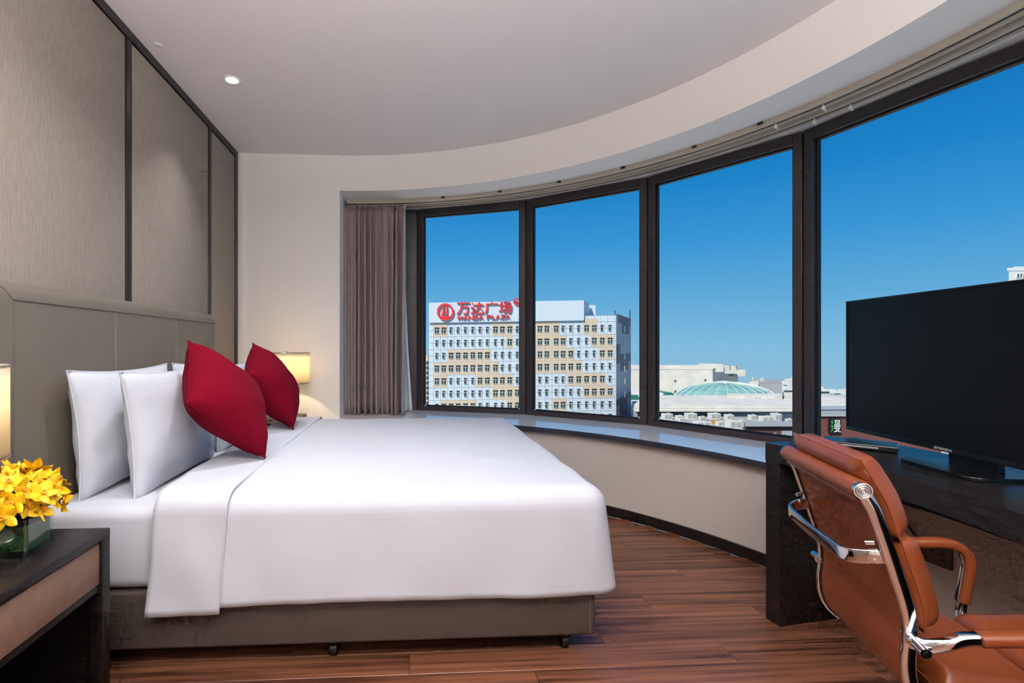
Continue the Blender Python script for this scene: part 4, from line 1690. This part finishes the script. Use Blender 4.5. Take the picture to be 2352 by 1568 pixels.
put('teal_wall', ob(a - 3, surv(1466, 0, 181)[0], 181, 181.7, -18.0, surv(0, 907, 181)[1]), M_tealglass, va)

# cream penthouse right of the dome
pent = block('cream_penthouse', 'long low cream rooftop block in front of the dome', 1671, 1860, 140, 911, 10, M_cream, ((1779, 923, 7, 11),), skew=6, pz=surv(0, 932, 122)[1] + .02)
e, z_ = surv(1738, 921, 140)
f = put('window', ob(e - .9, e + .9, 139.7, 140.1, z_ - .9, z_ + .5), M_outglass, pent)
vs = [W(e - .9, 139.6, z_ + .9), W(e + 1.0, 139.6, z_ + .9), W(e + .7, 138.6, z_ + .1), W(e - 1.1, 138.6, z_ + .1)]
put('tilted_sash', mk(vs + [v + Vector((0, 0, .1)) for v in vs], [(0, 1, 2, 3), (4, 7, 6, 5), (0, 4, 5, 1), (1, 5, 6, 2), (2, 6, 7, 3), (3, 7, 4, 0)]), M_greyw, f)
put('antenna', ob(surv(1799, 0, 139)[0] - .06, surv(1799, 0, 139)[0] + .06, 139, 139.2, surv(0, 930, 139)[1], surv(0, 900, 139)[1]), M_shade_mast, pent)

# long podium with overhanging cream edge
pod = empty('podium', W(surv(1640, 0, 122)[0], 122, GZ))
tag(pod, 'long podium building with a cream overhanging roof edge', 'building')
pe0, pe1_ = 46.9, surv(1900, 0, 122)[0]
put('upper_slab', oprism([(pe0, 121), (pe1_, 121), (pe1_, 149), (60.8, 149), (48.2, 124.5)], surv(0, 936, 122)[1], surv(0, 932, 122)[1]), M_cream, pod)
put('edge_beam', ob(pe0, pe1_, 119.5, 121.5, surv(0, 945, 120)[1], surv(0, 939, 120)[1], .1), M_cream, pod)
put('shadow_wall', oprism([(pe0 + .6, 123), (pe1_, 123), (pe1_, 148), (61, 148), (49, 125)], GZ, surv(0, 936, 122)[1]), M_greyw, pod)  # grey render carries the shade below the overhanging edge
for i in range(24):
    e = pe0 + 1.6 + (pe1_ - pe0 - 2) * (i + .5) / 24
    put('louvre', ob(e - .9, e + .9, 122.7, 123.05, surv(0, 962, 122)[1], surv(0, 951, 122)[1]), M_sideclad, pod)
for i in range(16):
    e = pe0 + 2 + (pe1_ - pe0 - 4) * (i + random.uniform(.2, .8)) / 16
    put('roof_clutter', ob(e - random.uniform(.5, 1.6), e + .8, 121.6, 122.4, surv(0, 936, 122)[1] - .2, surv(0, 933 - random.uniform(-1.5, 1.5), 122)[1]), random.choice([M_cream, M_greyw, M_roofgrey]), pod)
mb = tag(put('mall_roof', oprism([(63, 150.5), (150, 150.5), (150, 203), (72, 203), (66, 165)], GZ, -18.0), M_cream), 'flat pale mall roof carrying the dome and the vault', 'building')

# nearer roof covered with air-conditioning units
rf = empty('plant_roof', W(surv(1640, 0, 100)[0], 100, GZ))
tag(rf, 'flat grey plant roof below the podium edge', 'building')
RZ = -15.2
put('roof_deck', ob(surv(1420, 0, 80)[0] - 2, surv(1905, 0, 80)[0] + 10, 80, 118, GZ, RZ), M_roofgrey, rf)
put('front_coping', ob(surv(1420, 0, 80)[0] - 2, surv(1905, 0, 80)[0] + 10, 79.6, 80.2, RZ - .5, RZ + .35), M_cream, rf)
ac_me = {}


def ac_unit(w, h, d):
    key = (w, h)
    if key not in ac_me:
        body_ = mk(*(lambda v, f: (v, f))([(-w / 2, -d / 2, 0), (w / 2, -d / 2, 0), (w / 2, d / 2, 0), (-w / 2, d / 2, 0), (-w / 2, -d / 2, h), (w / 2, -d / 2, h), (w / 2, d / 2, h), (-w / 2, d / 2, h)],
                                          [(0, 3, 2, 1), (4, 5, 6, 7), (0, 1, 5, 4), (1, 2, 6, 5), (2, 3, 7, 6), (3, 0, 4, 7)]))
        body_.materials.append(M_ac)
        gr = box(-w * .42, -w * .04, -d / 2 - .06, -d / 2 + .02, h * .2, h * .85)
        gr.materials.append(M_acd)
        gr2 = box(w * .04, w * .42, -d / 2 - .06, -d / 2 + .02, h * .2, h * .85)
        gr2.materials.append(M_acd)
        fan = lathe([(w * .2, h), (w * .2, h + .18), (w * .17, h + .18), (w * .17, h + .05)], (w * .2, 0, 0), 14)
        fan.materials.append(M_acd)
        ac_me[key] = (body_, gr, gr2, fan)
    return ac_me[key]


units = [(1532, 956, 20, 13, 112), (1560, 959, 14, 10, 111), (1586, 955, 22, 13, 112), (1612, 960, 12, 8, 110), (1640, 955, 22, 13, 112), (1674, 957, 16, 11, 112), (1728, 958, 14, 11, 111),
         (1759, 962, 26, 13, 104), (1782, 957, 14, 16, 105), (1540, 973, 26, 10, 98), (1612, 975, 34, 16, 95), (1655, 972, 18, 10, 99), (1684, 974, 28, 18, 94), (1700, 968, 12, 10, 104),
         (1575, 975, 14, 8, 97), (1648, 984, 14, 9, 89), (1566, 964, 14, 6, 106), (1462, 963, 20, 9, 112), (1445, 966, 12, 7, 110), (1812, 966, 12, 9, 98)]
for i, (px, pyc, pw, ph, n) in enumerate(units):
    rown = n
    n = min(115.5, (EYE - RZ) * 1165 / (pyc + ph / 2 - 795))
    k = n / 1165
    e, _ = surv(px, 0, n)
    zb = RZ
    w_, h_ = round(pw * k, 2), round(max(.7, ph * k), 2)
    u = empty('air_conditioner', W(e, n, zb))
    u.rotation_euler = (0, 0, -YAW)
    parts = ac_unit(w_, h_, round(1.2 * min(1.6, h_), 2))
    for nm_, me in zip(('casing', 'grille', 'grille', 'fan'), parts):
        put(nm_, me, None, u, False)
    rowname = 'back row' if rown > 108 else ('middle row' if rown > 96 else 'front row')
    rank = sum(1 for q in units if ((q[4] > 108) == (rown > 108) and (q[4] > 96) == (rown > 96)) and q[0] < px)
    ordn = ['leftmost', 'second from left', 'third from left', 'fourth from left', 'fifth from left', 'sixth from left', 'seventh from left', 'eighth from left', 'ninth from left', 'tenth from left'][rank]
    tag(u, 'pale %s rooftop air-conditioning unit, %s in the %s of the plant roof' % ('wide' if pw > 20 else ('tall' if ph > pw else 'small'), ordn, rowname), 'air conditioner', 'rooftop air-conditioning units')

tb = empty('timber_screen', W(surv(1664, 0, 107)[0], 106.8, RZ))
tag(tb, 'low ochre timber screen among the rooftop units', 'screen')
for i in range(16):
    e0 = surv(1632, 0, 107)[0] + i * .36
    put('board', ob(e0, e0 + .31, 106.8, 106.95, RZ, surv(0, 964, 107)[1]), mat('ochre_timber', (.45, .25, .08), .7), tb)

ya_ = empty('yellow_awning', W(surv(1686, 0, 78)[0], 78, GZ))
tag(ya_, 'bright yellow canopy below the rooftop units', 'awning')
a, b = surv(1650, 0, 78)[0], 45.9
vs = [W(a, 76.5, surv(0, 1003, 77)[1]), W(b, 76.5, surv(0, 1003, 77)[1]), W(b, 79, surv(0, 988, 79)[1]), W(a, 79, surv(0, 992, 79)[1])]
put('canopy', mk(vs + [v - Vector((0, 0, .3)) for v in vs], [(0, 1, 2, 3), (7, 6, 5, 4), (0, 4, 5, 1), (1, 5, 6, 2), (2, 6, 7, 3), (3, 7, 4, 0)]), M_yellow, ya_)
put('shop_wall', ob(a, b, 77.2, 79, GZ, surv(0, 1001, 78)[1]), M_cream, ya_)

bb = empty('brown_shop', W(surv(1770, 0, 76)[0], 76, GZ))
tag(bb, 'dark brown shop with pale roof edge and posts below the dome', 'building')
a, b = surv(1713, 0, 76)[0], surv(1850, 0, 76)[0]
put('shop_walls', obk(a, b, 76.5, 79.5, GZ, surv(0, 978, 76)[1]), M_brownb, bb)
put('roof_edge', obk(a - .2, b, 75.9, 79.6, surv(0, 979, 76)[1], surv(0, 975, 76)[1]), M_greyw, bb)
put('recess_band', ob(a + .2, b, 76.2, 76.6, surv(0, 984, 76)[1], surv(0, 979.5, 76)[1]), M_shade_mast, bb)
for i, px in enumerate((1728, 1738, 1752, 1765, 1779)):
    e = surv(px, 0, 76)[0]
    put('post', ob(e - .12, e + .12, 75.7, 76.1, GZ, surv(0, 994, 76)[1]), M_beige, bb)
put('grey_shopfront', ob(surv(1803, 0, 75.6)[0], surv(1834, 0, 75.6)[0], 75.4, 76.4, GZ, surv(0, 991, 75.6)[1]), M_sideclad, bb)
for px in (1812, 1826):
    e = surv(px, 0, 75)[0]
    put('white_door_frame', ob(e - .5, e + .5, 75.1, 75.5, GZ, surv(0, 1007, 75)[1]), M_outframe, bb)

# slatted building with the vertical sign
sb_ = empty('slatted_building', W(surv(1915, 0, 62)[0], 62, GZ))
tag(sb_, 'reddish slatted building with a vertical white and green sign', 'building')
a, b = surv(1878, 0, 62)[0], surv(2160, 0, 62)[0]
zt = surv(0, 955, 62)[1]
put('walls', obk(a, b, 62, 65, GZ, zt), M_brownb, sb_)
put('roof_edge', obk(a - .2, b + .2, 61.6, 65.1, zt, zt + .25), M_greyw, sb_)
for i in range(66):
    e0 = a + (b - a) * i / 66
    put('slat', ob(e0 + .05, e0 + .15, 61.82, 62.02, GZ + 6, zt - .02), mat('red_slat', (.16, .06, .05), .7), sb_)
e0, z1_ = surv(1905, 962, 61.6)
e1_, z0_ = surv(1931, 994, 61.6)
put('sign_board', ob(e0, e1_, 61.55, 61.8, z0_, z1_), M_black, sb_)
sgn = sb_.children[-1]
me = text_mesh('曼', 1, .03)
b_ = bounds(me)
for v in me.vertices:
    u, t = (v.co.x - b_[0]) / max(1e-6, b_[1] - b_[0]), (v.co.y - b_[2]) / max(1e-6, b_[3] - b_[2])
    v.co = W(e0 + (e1_ - e0) * (.36 + .58 * u), 61.5 - v.co.z, z0_ + (z1_ - z0_) * (.06 + .88 * t))
put('character', me, M_outframe, sgn)
for q, (t0, t1) in enumerate(((.72, .95), (.42, .64), (.06, .34))):
    ee = e0 + (e1_ - e0) * .12
    zA, zB = z0_ + (z1_ - z0_) * t0, z0_ + (z1_ - z0_) * t1
    vs = [W(ee, 61.5, zA), W(ee + .28, 61.5, zB if q == 2 else zA - .1), W(ee + .1, 61.5, zB)]
    put('leaf_stroke', mk(vs + [v + ON * .06 for v in vs], [(0, 1, 2), (5, 4, 3), (0, 3, 4, 1), (1, 4, 5, 2), (2, 5, 3, 0)]), M_green, sgn)
# elevated road behind it
rd = empty('elevated_road', W(surv(1920, 0, 100)[0], 100, GZ))
tag(rd, 'grey elevated road deck to the left of the television', 'road')
put('deck', obk(surv(1882, 0, 90)[0], surv(2000, 0, 90)[0], 90, 94, surv(0, 946, 90)[1], surv(0, 938, 90)[1]), M_greyw, rd)
put('barrier', ob(surv(1882, 0, 90)[0], surv(2000, 0, 90)[0], 89.7, 90.1, surv(0, 940, 90)[1], surv(0, 932, 90)[1]), M_sideclad, rd)
for px in (1896, 1925, 1960):
    e = surv(px, 0, 91)[0]
    put('pier', ob(e - .7, e + .7, 91, 93, GZ, surv(0, 946, 91)[1]), M_greyw, rd)
